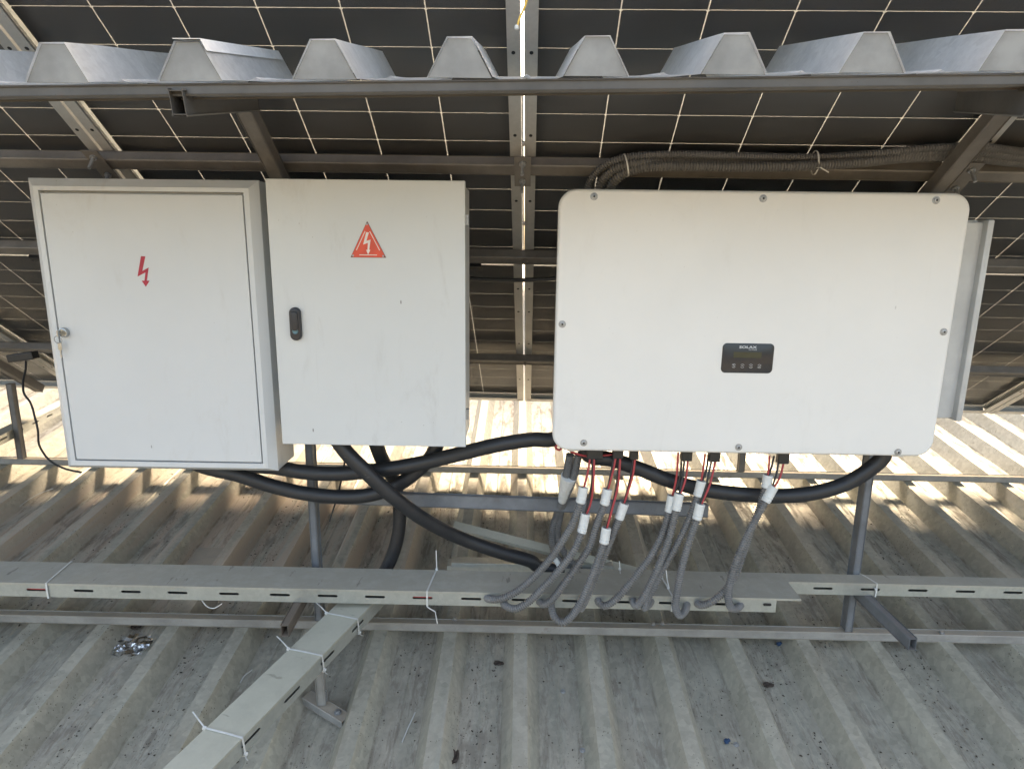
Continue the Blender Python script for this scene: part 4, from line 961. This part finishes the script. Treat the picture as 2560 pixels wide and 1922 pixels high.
for p, lab in (((0.8784, 1.9252, 0.0585), 'small blue plastic plug just below the front rail'), ((0.5929, 1.554, -0.003), 'small blue plastic plug in a pan near the bottom edge')):
    bm = bmesh.new(); lathe(bm, p, (.5, -.3, .6), [(0, .007), (.006, .0075), (.0062, .0055), (.014, .005), (.0145, .002)], 10); single('plastic_plug', bm, 'blue', lab, 'plastic plug', 'blue plastic plugs')
# crumpled film and leaf on the left
def crumple(bm, w, h, amp, n=9, seed=0, ragged=.2):
    g_ = [[None]*(n+1) for _ in range(n+1)]
    for i in range(n+1):
        for j in range(n+1):
            u, v = i/n-.5, j/n-.5; k = 1-ragged*noise.noise(Vector((i*.9, j*.7, seed)))-.35*max(0, (u*u+v*v)*2-.5)
            g_[i][j] = bm.verts.new((u*w*k, v*h*k, amp*(.5+.9*noise.noise(Vector((i*.6+seed, j*.6, seed*1.7))))+amp*.5*abs(noise.noise(Vector((i*1.9, j*1.7, seed))))))
    for i in range(n):
        for j in range(n): bm.faces.new((g_[i][j], g_[i+1][j], g_[i+1][j+1], g_[i][j+1]))
MT['foil'] = plain('silvery_wrapper', (.62, .64, .66), .22, .55, .2, 40)
roof_bit('plastic_film', on_roof((-1.2811, 1.8567, 0.0431)), lambda bm: crumple(bm, .125, .095, .012, 11, 3), 'film', 'crumpled clear plastic film in a pan at the lower left', 'plastic film')
roof_bit('foil_scrap', on_roof((-1.3076, 1.8395, 0.0423)), lambda bm: crumple(bm, .035, .030, .012, 6, 8), 'foil', 'shiny scrap of wrapper at the left end of the clear film', 'wrapper')
roof_bit('foil_scrap', on_roof((-1.2377, 1.8463, 0.0444)), lambda bm: crumple(bm, .045, .028, .014, 6, 12), 'foil', 'shiny scrap of wrapper at the right end of the clear film', 'wrapper')
roof_bit('dry_leaf', on_roof((-1.3244, 1.9436, 0.0575)), lambda bm: crumple(bm, .075, .035, .016, 7, 5), 'leaf', 'crumpled brown leaf by the front rail above the clear film', 'leaf', 'dry leaves on the roof')
roof_bit('dry_leaf', on_roof((-0.171, 1.4857, -0.0183)), lambda bm: crumple(bm, .034, .045, .012, 7, 21), 'leaf', 'curled brown leaf against a rib at the bottom edge, middle', 'leaf', 'dry leaves on the roof')
roof_bit('dry_leaf', on_roof((-0.0584, 1.8202, 0.0371)), lambda bm: crumple(bm, .032, .020, .006, 6, 31), 'leaf', 'dark leaf scrap in the pan below the front rail, right of the slanting tray', 'leaf', 'dry leaves on the roof')
roof_bit('dry_leaf', on_roof((0.7873, 1.7572, 0.0267)), lambda bm: crumple(bm, .035, .018, .006, 6, 37), 'leaf', 'dark leaf scrap in a pan below the inverter', 'leaf', 'dry leaves on the roof')
roof_bit('dry_leaf', on_roof((-1.4271, 2.5349, 0.1554)), lambda bm: crumple(bm, .03, .03, .01, 6, 41), 'leaf', 'small dark leaf on the roof below the left cabinet', 'leaf', 'dry leaves on the roof')
roof_bit('scrap_plate', on_roof((-1.2558, 2.3208, 0.122)), lambda bm: box(bm, -.055, .055, -.07, .07, 0, .0015), 'rail', 'flat dusty scrap of sheet in a pan just behind the long tray', 'metal scrap')
# crumbs of soil and leaf that collect in the pans
def crumbs():
    bm = bmesh.new(); rnd = random.Random(5); n = 0
    while n < 4200:
        y = rnd.uniform(-.95, 1.15); x = rnd.uniform(-1.9, 1.9)
        k = (x-X0)/PITCH; f = k-math.floor(k)
        if not (.27 < f < .73): 
            if rnd.random() > .03: continue
        d = noise.noise(Vector((x*4.3, y*2.1, 2)))+.5*noise.noise(Vector((x*13, y*9, 7)))
        edge = 1-min(abs(f-.27), abs(f-.73))/.23
        if d+.42*edge+(.14 if y < .3 else -.08) < rnd.uniform(-.1, 1.0): continue
        z = -RH if .24 < f < .76 else (0 if f < .09 or f > .91 else None)
        if z is None: continue
        r = .0007+.0028*rnd.random()**3.2; a = rnd.uniform(0, 6.28); st = rnd.uniform(1, 2.2)
        ca, sa = math.cos(a), math.sin(a); vs = []
        for i in range(5):
            t = 6.283*i/5; px, py = r*st*math.cos(t)*rnd.uniform(.6, 1.1), r*math.sin(t)*rnd.uniform(.6, 1.1)
            vs.append(bm.verts.new(RL(x+px*ca-py*sa, y+px*sa+py*ca, z+.0022)))
        top = bm.verts.new(RL(x, y, z+.0025+r*.9))
        for i in range(5): bm.faces.new((vs[i], vs[(i+1) % 5], top))
        n += 1
    o = obj('leaf_litter', bm, 'speck'); o['kind'] = 'stuff'; o['label'] = 'dark crumbs of leaf and soil scattered in the roof pans'
crumbs()
